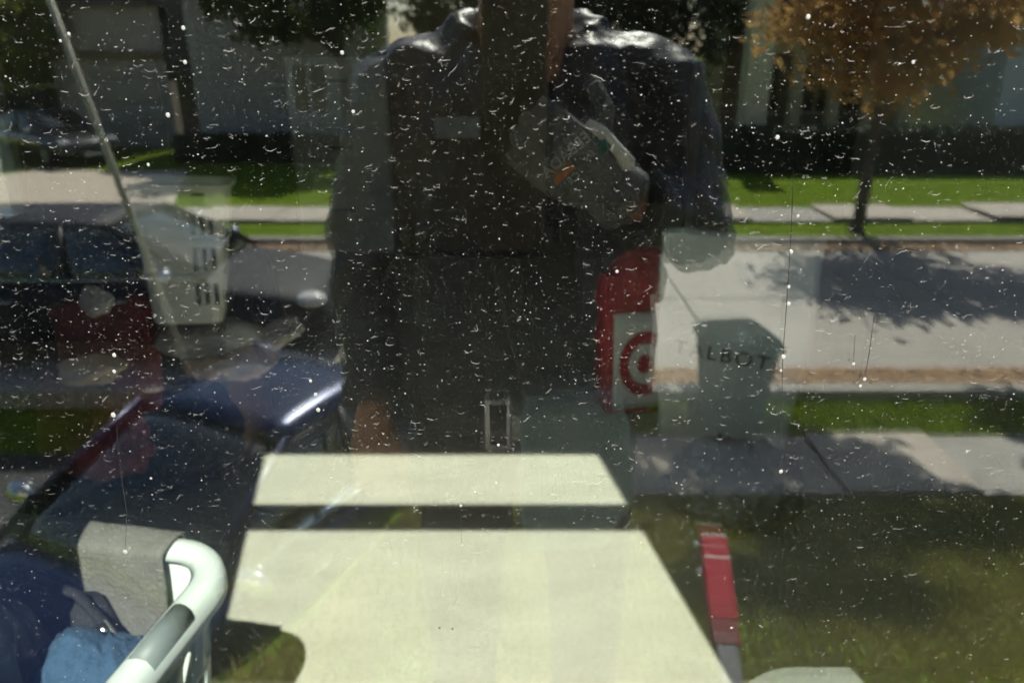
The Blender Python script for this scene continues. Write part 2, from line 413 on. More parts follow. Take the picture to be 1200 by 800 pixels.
def tree(label, base, h_trunk, crown_c, crown_r, nclump, nleaf, lsize, leafm, trunk_r, seed, group=None, name='broadleaf_tree', lean=(0, 0)):
    rd = random.Random(seed)
    b = Vector(base)
    t = tag(empty(name, b), label, 'tree', group)
    cc = Vector(crown_c) - b
    mb = MB()
    top = Vector((lean[0], lean[1], h_trunk))
    mb.tube([(0, 0, -0.1), (0.02, 0, h_trunk * 0.1), tuple(top * 0.55 + Vector((0.04, 0.02, 0))), tuple(top), tuple(cc + Vector((0, 0, crown_r[2] * 0.3)))],
            [trunk_r * 1.5, trunk_r * 1.1, trunk_r * 0.9, trunk_r * 0.75, trunk_r * 0.2], 10)
    clumps = []
    for i in range(nclump):
        while True:
            p = Vector((rd.uniform(-1, 1), rd.uniform(-1, 1), rd.uniform(-1, 1)))
            if 0.25 < p.length < 1.0: break
        c = cc + Vector((p.x * crown_r[0], p.y * crown_r[1], p.z * crown_r[2]))
        clumps.append((c, rd.uniform(0.16, 0.34) * min(crown_r)))
        if i % 2 == 0:
            s = top.lerp(cc, rd.uniform(0, 0.6)); mid = s.lerp(c, 0.5) + Vector((rd.gauss(0, .05), rd.gauss(0, .05), rd.uniform(-.1, .05))) * min(crown_r)
            mb.tube([s, mid, c], [trunk_r * 0.4, trunk_r * 0.25, trunk_r * 0.06], 6)
    mb.build('trunk', M['bark'], t, smooth=True)
    v = []; f = []
    per = nleaf // nclump
    for (c, r) in clumps:
        for k in range(per):
            d = Vector((rd.gauss(0, 1), rd.gauss(0, 1), rd.gauss(0, 0.8))) * r * 0.75
            p = c + d
            q = Quaternion((rd.gauss(0, 1), rd.gauss(0, 1), rd.gauss(0, 1), rd.gauss(0, 1))).normalized()
            s = lsize * rd.uniform(0.6, 1.3)
            n0 = len(v)
            v += [p + q @ Vector((s, 0, 0)), p + q @ Vector((0.2 * s, 0.5 * s, 0.1 * s)), p + q @ Vector((-s, 0, 0)), p + q @ Vector((0.2 * s, -0.5 * s, 0.1 * s))]
            f.append((n0, n0+1, n0+2, n0+3))
    me = bpy.data.meshes.new('crown'); me.from_pydata(v, [], f)
    link('crown', me, leafm, t)
    return t
# small autumn tree across the street, whose shade lies on the road
tree('small autumn tree with orange leaves on the verge across the street', (6.1, -12.55, GZ), 2.6, (6.15, -12.4, 2.0), (1.85, 1.6, 1.2), 50, 7000, 0.105, M['leaf_orange'], 0.10, 3)
# green trees beyond the houses
tree('dense dark green tree beside the pale porch column across the street', (4.4, -24.5, GZ), 2.2, (4.4, -24.5, 3.2), (3.0, 2.4, 2.5), 60, 9000, 0.17, M['leaf_mid'], 0.25, 5)
tree('green tree behind the grey siding across the street', (-4.6, -21.4, GZ), 2.6, (-5.9, -21.4, 3.0), (2.4, 1.4, 1.15), 50, 6500, 0.16, M['leaf_green'], 0.22, 6)
tree('tall green tree beyond the photographer, across the street', (0.8, -27.0, GZ), 2.6, (-.4, -26.0, 3.6), (4.2, 2.6, 2.3), 60, 7500, 0.18, M['leaf_green'], 0.26, 9)
tree('yellow-green tree at the far left corner of the street', (-17.2, -24.5, GZ), 2.5, (-15.9, -24.5, 2.2), (2.2, 2.0, 1.7), 50, 6000, 0.15, M['leaf_yellow'], 0.2, 8)
tree('dark evergreen tree behind the board fence at the far left', (-17.5, -29.5, GZ), 1.0, (-17.3, -29.5, 1.6), (4.4, 1.8, 2.6), 60, 8000, 0.2, M['leaf_dark'], 0.2, 17)
# yard tree that shades the bank and the near footpath
tree('large green yard tree at the right that shades the bank', (5.4, -5.35, GZ + 0.02), 2.6, (3.7, -8.7, 4.7), (4.0, 2.5, 1.0), 44, 10000, 0.12, M['leaf_green'], 0.15, 12)
# hedge across the street
hd = MB()
M['hedge'] = mat('hedge_leaf', (0.045, 0.07, 0.03), 0.7, (0.025, 0.04, 0.018), 2, 5, trans=0.15)
def hedge(label, x0, x1, y0, y1, h, n):
    t = tag(empty('hedge', ((x0 + x1) / 2, (y0 + y1) / 2, GZ)), label, 'hedge')
    cx = (x1 - x0) / 2; cyy = (y1 - y0) / 2
    MB().box((-cx + .06, -cyy + .06, 0), (cx - .06, cyy - .06, h - .08)).build('branches', M['bark'], t)
    v = []; f = []
    for i in range(n):
        s = random.random()
        p = Vector((random.uniform(-cx, cx), random.uniform(-cyy, cyy), random.uniform(0.02, h)))
        if s < 0.55: p.y = cyy * random.uniform(0.8, 1.1)
        else: p.z = h * random.uniform(0.88, 1.08) + 0.06 * noise.noise(Vector((p.x * 1.5, 0, 3)))
        q = Quaternion((random.gauss(0, 1), random.gauss(0, 1), random.gauss(0, 1), random.gauss(0, 1))).normalized(); sz = random.uniform(0.04, 0.09)
        k = len(v); v += [p + q @ Vector((sz, 0, 0)), p + q @ Vector((0, sz * .6, 0)), p + q @ Vector((-sz, 0, 0)), p + q @ Vector((0, -sz * .6, 0))]; f.append((k, k+1, k+2, k+3))
    me = bpy.data.meshes.new('foliage'); me.from_pydata(v, [], f)
    link('foliage', me, M['hedge'], t)
hedge('low dark green clipped hedge in front of the house with pillars', 4.4, 16.0, -20.2, -19.2, 1.05, 15000)
hedge('dark shaded hedge beside the grey siding house', -9.6, -4.4, -21.9, -21.2, 0.7, 5000)

# ------------------------------------------------------------------ houses across the street
M['taupe'] = mat('taupe_wall', (0.46, 0.41, 0.35), 0.85, (0.40, 0.355, 0.30), 2, bump=0.1)
M['brown_trim'] = mat('brown_trim', (0.20, 0.15, 0.09), 0.8)
M['grey_board'] = mat('grey_board', (0.40, 0.39, 0.36), 0.8, (0.33, 0.32, 0.30), 3)
M['beige'] = mat('beige_board', (0.50, 0.43, 0.26), 0.8, (0.42, 0.36, 0.21), 3)
M['pale'] = mat('pale_column', (0.66, 0.61, 0.44), 0.7, (0.58, 0.53, 0.38), 3)
M['wood_dark'] = mat('dark_fence', (0.035, 0.035, 0.035), 0.9, (0.025, 0.025, 0.026), 3)
M['shingle'] = mat('roof_shingle', (0.10, 0.095, 0.09), 0.9, (0.06, 0.058, 0.055), 14)
M['dark_win'] = mat('dark_window', (0.02, 0.022, 0.025), 0.15)
M['white'] = mat('white_wall', (0.60, 0.62, 0.64), 0.8, (0.52, 0.54, 0.56), 2)
def gable(root, x0, x1, y0, y1, z0, h, over=0.35):
    cxm = (x0 + x1) / 2
    MB().add([(x0-over, y0-over, z0), (cxm, y0-over, z0+h), (x1+over, y0-over, z0), (x0-over, y1+over, z0), (cxm, y1+over, z0+h), (x1+over, y1+over, z0),
              (x0-over, y0-over, z0-.15), (x1+over, y0-over, z0-.15), (x0-over, y1+over, z0-.15), (x1+over, y1+over, z0-.15)],
             [(0,1,4,3), (1,2,5,4), (0,2,1), (3,4,5), (6,7,2,0), (8,3,5,9), (6,0,3,8), (7,9,5,2), (6,8,9,7)]).build('roof', M['shingle'], root)
# taupe garage, left
g = tag(empty('garage', (-12.6, -24.6, GZ)), 'taupe garage with brown beam over its door, across the street', 'garage')
MB().box((-1.9, -5, 0), (-1.75, 0, 4.4)).box((1.55, -5, 0), (1.7, 0, 4.4)).box((-1.75, -5, 0), (1.55, -4.85, 4.4)).box((-1.75, -.12, 2.95), (1.55, 0, 4.4)).build('wall', M['taupe'], g)
MB().box((-1.9, 0.003, 2.72), (1.7, .1, 2.98)).build('door_beam', M['brown_trim'], g)
for i in range(4):
    d = MB().box((-1.74, -.09, 0.02 + i * .73), (1.54, -.04, 0.72 + i * .73)).build('door_panel', M['taupe'], g, bevel=0.02)
    for k in range(4): MB().box((-1.6 + k * .8, -.042, .12 + i * .73), (-.95 + k * .8, -.028, .6 + i * .73)).build('inset', M['taupe'], d, bevel=0.01)
gable(g, -1.9, 1.7, -5, 0, 4.4, 1.5)
# grey siding house, centre left
g = tag(empty('grey_house', (-7.6, -23.4, GZ)), 'grey house with upright siding boards, partly behind the photographer', 'house')
MB().box((-2.05, -5, 0), (3.2, -.02, 4.8)).build('wall', M['grey_board'], g)
bd = None
for i in range(17):
    if bd is None:
        o = MB().box((0, 0, 0), (.285, .035, 4.75)).build('siding_board', M['grey_board'], g, bevel=0.006); bd = o.data
    else:
        o = bpy.data.objects.new('siding_board', bd); COL.objects.link(o); o.parent = g
    o.location = (-2.0 + i * .305, -.02 + random.uniform(0, .008), .02)
MB().box((-2.6, -3, 0), (-2.1, -.1, 4.5)).build('dark_gap_box', M['dark_win'], g)  # plain dark box beside the grey house
gable(g, -2.05, 3.2, -5, 0, 4.8, 1.6)
wn_ = MB().box((1.0, .02, 1.2), (2.0, .045, 2.6)).build('window', M['dark_win'], g)
MB().box((.93, .018, 1.12), (2.07, .06, 1.2)).box((.93, .018, 2.6), (2.07, .06, 2.68)).box((.93, .018, 1.2), (1.0, .06, 2.6)).box((2.0, .018, 1.2), (2.07, .06, 2.6)).box((1.47, .04, 1.2), (1.53, .058, 2.6)).build('frame', M['white'], wn_)
# house with a porch of beige pillars, right
g = tag(empty('porch_house', (10.4, -23.8, GZ)), 'house with a shaded porch and beige square pillars across the street', 'house')
MB().box((-3.4, -5, 0), (2.6, -1.8, 4.6)).build('wall', M['brown_trim'], g)
for x in (-2.6, -1.55, -.35, .8, 1.9):
    c = MB().box((x - .17, -.35, .35), (x + .17, 0, 2.9)).build('pillar', M['beige'], g, bevel=.015)
    MB().box((x - .22, -.40, .2), (x + .22, .05, .35)).build('pillar_base', M['beige'], c, bevel=.01)
MB().box((-3.0, -1.8, 0), (2.3, .08, .2)).build('porch_deck', M['beige'], g)
MB().box((-3.0, -.45, 2.9), (2.3, .05, 3.3)).build('porch_beam', M['beige'], g, bevel=.02)
MB().add([(-3.3, .35, 3.3), (2.6, .35, 3.3), (2.6, -1.8, 4.3), (-3.3, -1.8, 4.3), (-3.3, .35, 3.22), (2.6, .35, 3.22), (2.6, -1.8, 4.2), (-3.3, -1.8, 4.2)], [(0,1,2,3), (7,6,5,4), (0,4,5,1), (1,5,6,2), (2,6,7,3), (3,7,4,0)]).build('porch_roof', M['shingle'], g)
for x in (-2.0, -.3, 1.2):
    q = MB().box((x - .4, -1.79, 1.1), (x + .4, -1.76, 2.5)).build('window', M['dark_win'], g)
    MB().box((x - .47, -1.795, 1.02), (x + .47, -1.74, 1.1)).box((x - .47, -1.795, 2.5), (x + .47, -1.74, 2.58)).box((x - .03, -1.77, 1.1), (x + .03, -1.745, 2.5)).build('frame', M['beige'], q)
gable(g, -3.4, 2.6, -5, -1.8, 4.6, 1.6)
# dark board fence with a pale top rail, far left
g = tag(empty('board_fence', (-18.0, -26.6, GZ)), 'dark board fence with pale top rail at the far left', 'fence')
fb = None
for i in range(30):
    if fb is None:
        o = MB().box((0, 0, 0), (.26, .03, 1.78)).build('board', M['wood_dark'], g); fb = o.data
    else:
        o = bpy.data.objects.new('board', fb); COL.objects.link(o); o.parent = g
    o.location = (-3.6 + i * .275, random.uniform(0, .01), .02)
MB().box((-3.7, -.05, 1.8), (4.7, .07, 1.95)).build('top_rail', M['pale'], g)
for i in range(5): MB().box((-3.7 + i * 2.06, -.12, 0), (-3.58 + i * 2.06, -.002, 1.79)).build('post', M['wood_dark'], g)
# pale column
g = tag(empty('gate_column', (6.6, -20.9, GZ)), 'tall pale square column standing behind the hedge', 'column')
MB().box((-.33, -.3, 0), (.33, .3, 4.6)).build('shaft', M['pale'], g, bevel=.02)
MB().box((-.4, -.37, 0), (.4, .37, .3)).build('base', M['pale'], g, bevel=.02)
MB().box((-.42, -.39, 4.6), (.42, .39, 4.8)).build('cap', M['pale'], g, bevel=.02)
# pale wall house, far right
g = tag(empty('white_house', (16.0, -22.5, GZ)), 'pale grey house wall at the right edge of the street view', 'house')
MB().box((-1.7, -5, 0), (3, 0, 4.2)).build('wall', M['white'], g)
for i in range(20):
    MB().box((-1.7, 0.002, .05 + i * .2), (3, .022, .235 + i * .2)).build('siding_board', M['white'], g)
gable(g, -1.7, 3, -5, 0, 4.2, 2.0)

# ------------------------------------------------------------------ vehicles
M['blue_paint'] = mat('blue_paint', (0.006, 0.015, 0.06), 0.28, (0.005, 0.013, 0.05), 3, metal=0.4, coat=0.5)
M['navy_paint'] = mat('navy_paint', (0.006, 0.008, 0.016), 0.65, (0.005, 0.007, 0.014), 3, metal=0.0, coat=0.0, spec=0.3)
M['grey_paint'] = mat('grey_paint', (0.06, 0.065, 0.07), 0.25, (0.05, 0.055, 0.06), 3, metal=0.5, coat=1.0)
M['rubber'] = mat('rubber', (0.02, 0.02, 0.02), 0.85)
M['rim'] = mat('alloy', (0.5, 0.5, 0.52), 0.3, metal=0.9)
M['chrome'] = mat('chrome', (0.75, 0.75, 0.77), 0.12, metal=1.0)
M['black_trim'] = mat('black_trim', (0.015, 0.015, 0.016), 0.45)
M['lamp'] = mat('lamp_lens', (0.7, 0.7, 0.7), 0.1, spec=0.8)
M['tail'] = mat('tail_lens', (0.35, 0.01, 0.01), 0.15)
M['seat'] = mat('car_seat', (0.04, 0.04, 0.042), 0.8)
def smooth_interp(xs_, ks):
    return lambda x: float(np.interp(x, xs_, ks))
def car(label, loc, rz, paint, roof_h, name='parked_car', group=None, L=4.4, W=1.78, wagon=False):
    t = tag(empty(name, loc, rz), label, 'car', group)          # front is +x
    h = L / 2
    belt = 0.62 * roof_h
    top = smooth_interp([-h, -h + .08, -h + .5, -.9, .75, .95, h - .35, h - .1, h], [.55, belt - .06, belt + .02, belt, belt, belt - .01, belt - .13, belt - .22, .5])
    wid = smooth_interp([-h, -h + .25, -h + 1., h - 1., h - .25, h], [.72, .9, 1, 1, .9, .68])
    rings = []
    for x in [-h, -h + .05, -h + .2, -h + .5, -1.35, -.9, -.3, .3, .75, .95, 1.3, h - .6, h - .25, h - .08, h]:
        tz, ww = top(x), wid(x) * W / 2
        b = .22 if abs(x) < h - .1 else .3
        prof = [(0, b), (.72, b), (.93, b + .06), (1.0, b + .22), (1.0, (b + tz) / 2 + .06), (.965, tz - .09), (.90, tz - .015), (.6, tz + .035), (0, tz + .055)]
        rings.append([Vector((x, -ww * p, z)) for (p, z) in prof] + [Vector((x, ww * p, z)) for (p, z) in prof[-2:0:-1]])
    body = MB().loft(rings).build('body', paint, t, smooth=True)
    s = body.modifiers.new('subdivision', 'SUBSURF'); s.levels = 1; s.render_levels = 2
    # cabin: four window bands, roof, pillars
    r_w, b_w = .60 * W / 2 * 1.12, .90 * W / 2
    xr0, xr1 = (-1.75 if wagon else -.85), .12                  # roof ends
    xb0, xb1 = (-h + .22 if wagon else -1.62), 1.02             # base of rear and front screens
    rz0 = roof_h - .06
    pb = belt + .03
    C = {}
    for s_, nm in ((-1, 'l'), (1, 'r')):
        C['fb' + nm] = Vector((xb1, s_ * b_w * .93, pb)); C['ft' + nm] = Vector((xr1, s_ * r_w, rz0)); C['rb' + nm] = Vector((xb0, s_ * b_w * .93, pb)); C['rt' + nm] = Vector((xr0, s_ * r_w, rz0))
        C['mb' + nm] = Vector((-.28, s_ * b_w, pb - .02)); C['mt' + nm] = Vector((-.33, s_ * (r_w + .02), rz0 + .01))
    def quad(name, a, b, c, d, m, bulge, par=t, thick=.006):
        g = []
        nrm = (b - a).cross(d - a).normalized()
        ctr = (a + b + c + d) / 4
        if nrm.dot(ctr - Vector((0, 0, .5))) < 0: nrm = -nrm
        k = 7
        vs, fs = [], []
        for i in range(k):
            for j in range(k):
                u, v = i / (k - 1), j / (k - 1)
                vs.append(a.lerp(b, u).lerp(d.lerp(c, u), v) + nrm * bulge * (1 - (2*u-1)**2) * (1 - .6 * (2*v-1)**2))
        for i in range(k - 1):
            for j in range(k - 1): fs.append((i*k+j, i*k+j+1, (i+1)*k+j+1, (i+1)*k+j))
        o = MB().add(vs, fs).build(name, m, par, smooth=True)
        sd = o.modifiers.new('solid', 'SOLIDIFY'); sd.thickness = thick
        return o
    quad('windshield', C['fbl'], C['fbr'], C['ftr'], C['ftl'], M['car_glass'], .07)
    quad('rear_window', C['rbl'], C['rbr'], C['rtr'], C['rtl'], M['car_glass'], .05)
    for nm in 'lr':
        quad('side_window', C['fb' + nm], C['mb' + nm], C['mt' + nm], C['ft' + nm], M['car_glass'], .03)
        quad('side_window', C['mb' + nm], C['rb' + nm], C['rt' + nm], C['mt' + nm], M['car_glass'], .03)
        MB().tube([C['fb' + nm] + Vector((.05, 0, -.04)), C['fb' + nm].lerp(C['ft' + nm], .5) + Vector((0, 0, .015)), C['ft' + nm]], .036, 8, ell=.7).build('front_pillar', paint, t, smooth=True)
        MB().tube([C['rb' + nm] + Vector((-.05, 0, -.04)), C['rt' + nm]], .055, 8, ell=.7).build('rear_pillar', paint, t, smooth=True)
        MB().tube([C['mb' + nm], C['mt' + nm]], .035, 8, ell=.6).build('centre_pillar', M['black_trim'], t, smooth=True)
        sg = -1 if nm == 'l' else 1
        MB().tube([C['fb' + nm] + Vector((-.1, 0, .0)), C['mb' + nm] + Vector((0, sg * .012, .015)), C['rb' + nm] + Vector((.1, 0, .0))], .012, 6).build('window_trim', M['chrome'], t, smooth=True)
        mr_ = MB().ball(C['fb' + nm] + Vector((-.25, sg * .17, .06)), (.07, .12, .085)).build('mirror', M['chrome'], t, smooth=True)
        for xx in (.35, -.75):
            MB().tube([(xx, sg * (W / 2 + .008), belt - .16), (xx - .09, sg * (W / 2 + .03), belt - .16), (xx - .18, sg * (W / 2 + .008), belt - .16)], .012, 6).build('door_handle', M['chrome'], t, smooth=True)
            MB().box((xx + .10, sg * W / 2 - .012, .34), (xx + .106, sg * W / 2 + .003, belt - .1)).build('door_gap', M['black_trim'], t)
        hl = MB().ball((h - .2, sg * .58 * W / 2 * 1.25, .62 * belt + .13), (.16, .15, .075)).build('headlight', M['lamp'], t, smooth=True)
        MB().ball((-h + .1, sg * .58 * W / 2 * 1.25, .72 * belt + .05), (.1, .13, .09)).build('taillight', M['tail'], t, smooth=True)
    roof = quad('roof', C['ftl'] + Vector((.02, 0, .01)), C['ftr'] + Vector((.02, 0, .01)), C['rtr'] + Vector((-.02, 0, .01)), C['rtl'] + Vector((-.02, 0, .01)), paint, .06, thick=.03)
    MB().box((h - .06, -.42, .42), (h + .012, .42, .58)).build('grille', M['black_trim'], t, bevel=.02)
    MB().box((h - .02, -.26, .30), (h + .02, .26, .40)).build('number_plate', M['lamp'], t)
    for (sx, sy) in ((1, 1), (1, -1), (-1, 1), (-1, -1)):
        ty = MB().tube([(0, -.10, 0), (0, -.085, 0), (0, .085, 0), (0, .10, 0)], [.27, .315, .315, .27], 20).build('tyre', M['rubber'], t, loc=(sx * (h - .85), sy * (W / 2 - .10), .315), smooth=True)
        MB().tube([(0, -.105, 0), (0, .105, 0)], [.19, .19], 16).build('rim', M['rim'], ty)
    for sy in (-.35, .35):
        MB().tube([(.34, sy, .42), (.0, sy, .45), (-.06, sy, belt), (-.12, sy, roof_h - .32)], [.17, .19, .19, .13], 10, ell=.5, side=(0, 1, 0)).build('front_seat', M['seat'], t, smooth=True)
    MB().tube([(-.55, 0, .45), (-.85, 0, .48), (-.95, 0, belt), (-1.0, 0, roof_h - .38)], [.55, .58, .58, .5], 12, ell=.16, side=(0, 1, 0)).build('rear_seat', M['seat'], t, smooth=True)
    MB().box((.62, -.68, .5), (.98, .68, belt + .02)).build('dashboard', M['seat'], t, bevel=.04)
    return t
car('blue car with glinting windshield parked in the near driveway', (-1.74, -3.60, GZ - .40), RAD(116), M['blue_paint'], 1.42, L=3.86, W=1.74)
car('dark navy wagon parked along the near kerb', (-4.05, -7.28, GZ + .006), 0.0, M['navy_paint'], 1.45, L=4.5, W=1.84, wagon=True)
car('dark grey car with bright glints parked at the far house', (-13.2, -21.6, GZ + .03), RAD(35), M['grey_paint'], 1.42)

# ------------------------------------------------------------------ wheelie bin at the kerb
M['bin'] = mat('green_plastic', (0.003, 0.040, 0.028), 0.7, (0.002, 0.030, 0.021), 6, bump=0.1, spec=0.3)
t = tag(empty('wheelie_bin', (1.80, -5.08, GZ + .045), RAD(-8)), 'dark green wheelie bin with domed lid standing by the road', 'bin'); t.scale = (.86, .86, .84)
MB().loft([rrect(.44, .50, .06, 4, .06), rrect(.5, .58, .06, 4, .55), rrect(.57, .68, .06, 4, .95)]).build('body', M['bin'], t, smooth=False)
MB().loft([rrect(.62, .74, .07, 4, .95), rrect(.63, .75, .07, 4, .985), rrect(.56, .68, .10, 4, 1.05), rrect(.34, .45, .12, 4, 1.075)]).build('lid', M['bin'], t, smooth=True)
MB().tube([(-.24, -.36, .93), (-.24, -.42, .95), (.24, -.42, .95), (.24, -.36, .93)], .016, 8).build('handle', M['bin'], t, smooth=True)
for sx in (-1, 1):
    MB().tube([(sx * .23, -.24, .12), (sx * .285, -.24, .12)], .12, 18).build('wheel', M['rubber'], t)

# ------------------------------------------------------------------ red and grey tool handle by the porch
M['red_plastic'] = mat('red_plastic', (0.42, 0.012, 0.03), 0.35, (0.36, 0.01, 0.025), 9)
M['red_dark'] = mat('red_rubber', (0.20, 0.03, 0.035), 0.7, (0.15, 0.02, 0.025), 9)
M['steel'] = mat('steel', (0.20, 0.20, 0.205), 0.5, (0.15, 0.15, 0.155), 12, metal=0.5)
M['white_band'] = mat('white_band', (0.75, 0.72, 0.70), 0.5)
a = Vector((.535, -1.20, .19)); b = Vector((.50, -.80, .02))
t = tag(empty('garden_tool', b), 'garden tool with red grip and grey shaft leaning beside the photographer', 'tool')
bx = (a - b).normalized(); bu = Vector((1, 0, 0)); bu = (bu - bx * bu.dot(bx)).normalized(); bn = bx.cross(bu)
LN = (a - b).length
TM = Matrix((bu, bx, bn)).transposed()
def bar(name, m, k0, k1, w2, t2):
    o = MB().box((-w2, LN * (1 - k1), -t2), (w2, LN * (1 - k0), t2)).build(name, m, t, bevel=.004)
    o.matrix_local = TM.to_4x4(); return o
bar('grip', M['red_plastic'], .0, .52, .034, .018)
bar('white_band', M['white_band'], -.02, -.0005, .035, .019)
bar('white_band', M['white_band'], .13, .15, .0352, .0192)
bar('lower_grip', M['red_dark'], .521, .66, .033, .017)
bar('shaft', M['steel'], .661, 1.0, .026, .014)
for k in (.04, .22):
    p = bx * LN * (1 - k)
    MB().tube([p - bu * .036, p - bu * .055], .010, 8).build('bolt', M['chrome'], t, smooth=True)

# ------------------------------------------------------------------ the photographer
M['skin'] = mat('skin', (0.34, 0.17, 0.10), 0.55, (0.30, 0.145, 0.085), 14, bump=0.05, bscale=200)
M['hair'] = mat('hair', (0.05, 0.035, 0.025), 0.6, (0.03, 0.02, 0.015), 40)
M['jacket'] = mat('black_jacket', (0.006, 0.007, 0.013), 0.45, (0.004, 0.004, 0.008), 6, spec=0.45, sheen=0.04, bump=0.9, bscale=7, stretch=(1.4, 1.4, .5))
M['shirt'] = mat('dark_shirt', (0.018, 0.016, 0.013), 0.9, (0.013, 0.012, 0.010), 30, bump=0.2)
M['jeans'] = mat('dark_trousers', (0.022, 0.02, 0.018), 0.85, (0.016, 0.015, 0.013), 18, bump=0.3, bscale=150, stretch=(2, 2, .5))
M['glove'] = mat('grey_glove', (0.14, 0.144, 0.15), 0.7, (0.115, 0.118, 0.122), 40, bump=0.25, bscale=200)
M['glove_edge'] = mat('glove_edge', (0.80, 0.80, 0.78), 0.5)
M['orange'] = mat('orange_print', (0.85, 0.30, 0.03), 0.6)
M['green_print'] = mat('green_print', (0.03, 0.22, 0.17), 0.6)
M['print'] = mat('light_print', (0.75, 0.75, 0.73), 0.7)
M['black'] = mat('black_plastic', (0.012, 0.012, 0.013), 0.25)
M['leather'] = mat('belt_leather', (0.02, 0.015, 0.012), 0.5)
per = tag(empty('person', (0.02, -.72, 0.0)), 'photographer in black jacket and grey glove mirrored in the glass', 'person')
def remesh(o, vox, smooth_it=4, disp=None):
    r = o.modifiers.new('remesh', 'REMESH'); r.mode = 'VOXEL'; r.voxel_size = vox; r.use_smooth_shade = True
    s = o.modifiers.new('smooth', 'SMOOTH'); s.iterations = smooth_it; s.factor = 0.5
    if disp:
        tx = bpy.data.textures.new('wrinkle', 'CLOUDS'); tx.noise_scale = disp[1]; tx.noise_depth = 2
        d = o.modifiers.new('wrinkles', 'DISPLACE'); d.texture = tx; d.strength = disp[0]; d.mid_level = 0.5; d.texture_coords = 'LOCAL'
O = Vector((0.02, -.72, 0.0))
def pp(px, py, Y): return R(px, py, Y=Y) - O               # person space
shL, shR = pp(462, 116, .72), pp(772, 112, .72)
elL, wrL = pp(428, 285, .74), pp(436, 478, .62)
elR, wrR = pp(808, 272, .64), pp(722, 228, .53)
nk = Vector((0, 0, shL.z + .068))
hd_c = Vector((0, .05, 1.66))
pel = Vector((0, 0, .90))
hips = [Vector((-.095, 0, .88)), Vector((.095, 0, .88))]
kn = [Vector((-.11, .03, .48)), Vector((.12, .03, .48))]
an = [Vector((-.12, -.03, .08)), Vector((.13, -.03, .08))]
# body, one continuous skin
mb = MB()
mb.tube([(0, -.01, nk.z - .08), (0, .01, nk.z + .04), (0, .03, 1.58)], [.090, .070, .064], 14)
mb.tube([(0, .04, 1.53), (0, .055, 1.56), (0, .05, 1.62), (0, .035, 1.68), (0, .025, 1.74), (0, .02, 1.775)], [.045, .066, .076, .080, .070, .03], 16, ell=1.22, side=(1, 0, 0))
mb.tube([(0, .125, 1.665), (0, .150, 1.625), (0, .128, 1.612)], [.010, .017, .012], 8)             # nose
for s_ in (-1, 1): mb.ball((s_ * .082, .03, 1.645), (.012, .022, .033), 8, 6)                      # ears
mb.tube([(-.026, .132, 1.583), (0, .142, 1.583), (.026, .132, 1.583)], [.006, .011, .006], 8)      # lips
mb.tube([pel, (0, 0, 1.1), (0, -.01, 1.28), (0, -.01, nk.z - .03)], [.14, .125, .15, .10], 16, ell=.66, side=(1, 0, 0))
mb.tube([shL + Vector((.05, 0, 0)), shL, shL.lerp(elL, .5), elL, wrL], [.05, .052, .045, .040, .028], 12)
mb.tube([shR + Vector((-.05, 0, 0)), shR, shR.lerp(elR, .5), elR, wrR], [.05, .052, .045, .040, .029], 12)
for i in (0, 1):
    mb.tube([hips[i] + Vector((0, 0, .03)), hips[i].lerp(kn[i], .4), kn[i], kn[i].lerp(an[i], .35), an[i]], [.088, .078, .052, .055, .036], 12)
# left hand hanging, palm to the thigh
hand = wrL + Vector((.0, .02, -.06))
mb.tube([wrL, hand, hand + Vector((.005, .01, -.045))], [.030, .042, .040], 12, ell=.55, side=(1, .4, 0))
for k, (off, ln) in enumerate(((-.030, .045), (-.010, .052), (.011, .048), (.031, .040))):
    r0 = hand + Vector((.004 + off, .012 + off * .4, -.045))
    mb.tube([r0, r0 + Vector((.002, .006, -ln * .45)), r0 + Vector((.004, -.008, -ln * .8)), r0 + Vector((.006, -.026, -ln))], [.0095, .009, .0085, .007], 8)
mb.tube([hand + Vector((.036, .012, .01)), hand + Vector((.058, .022, -.02)), hand + Vector((.060, .026, -.052))], [.012, .011, .009], 8)
body = mb.build('body', M['skin'], per)
remesh(body, .0062, 3)
for s_ in (-1, 1):
    e = MB().ball((s_ * .032, .122, 1.658), (.0135, .010, .009), 10, 8).build('eye', M['white_band'], per, smooth=True)
    MB().ball((s_ * .032, .1315, 1.658), (.0055, .002, .0055), 8, 6).build('iris', M['black'], e, smooth=True)
hr = MB().tube([(0, .0, 1.60), (0, .0, 1.66), (0, .012, 1.72), (0, .015, 1.77), (0, .012, 1.795)], [.076, .086, .090, .080, .035], 16, ell=1.18, side=(1, 0, 0))
hr.tube([(-.06, .085, 1.725), (0, .108, 1.735), (.06, .085, 1.725)], .024, 8)
h_ = hr.build('hair', M['hair'], per); remesh(h_, .009, 3, (.02, .03))
# shirt
sb = MB().tube([(0, 0, .83), (0, .0, .95), (0, .005, 1.1), (0, .0, 1.28), (0, -.005, nk.z - .05), (0, .0, nk.z - .01)], [.225, .225, .21, .19, .125, .078], 18, ell=.70, side=(1, 0, 0))
o = sb.build('shirt', M['shirt'], per); remesh(o, .012, 4, (.012, .06))
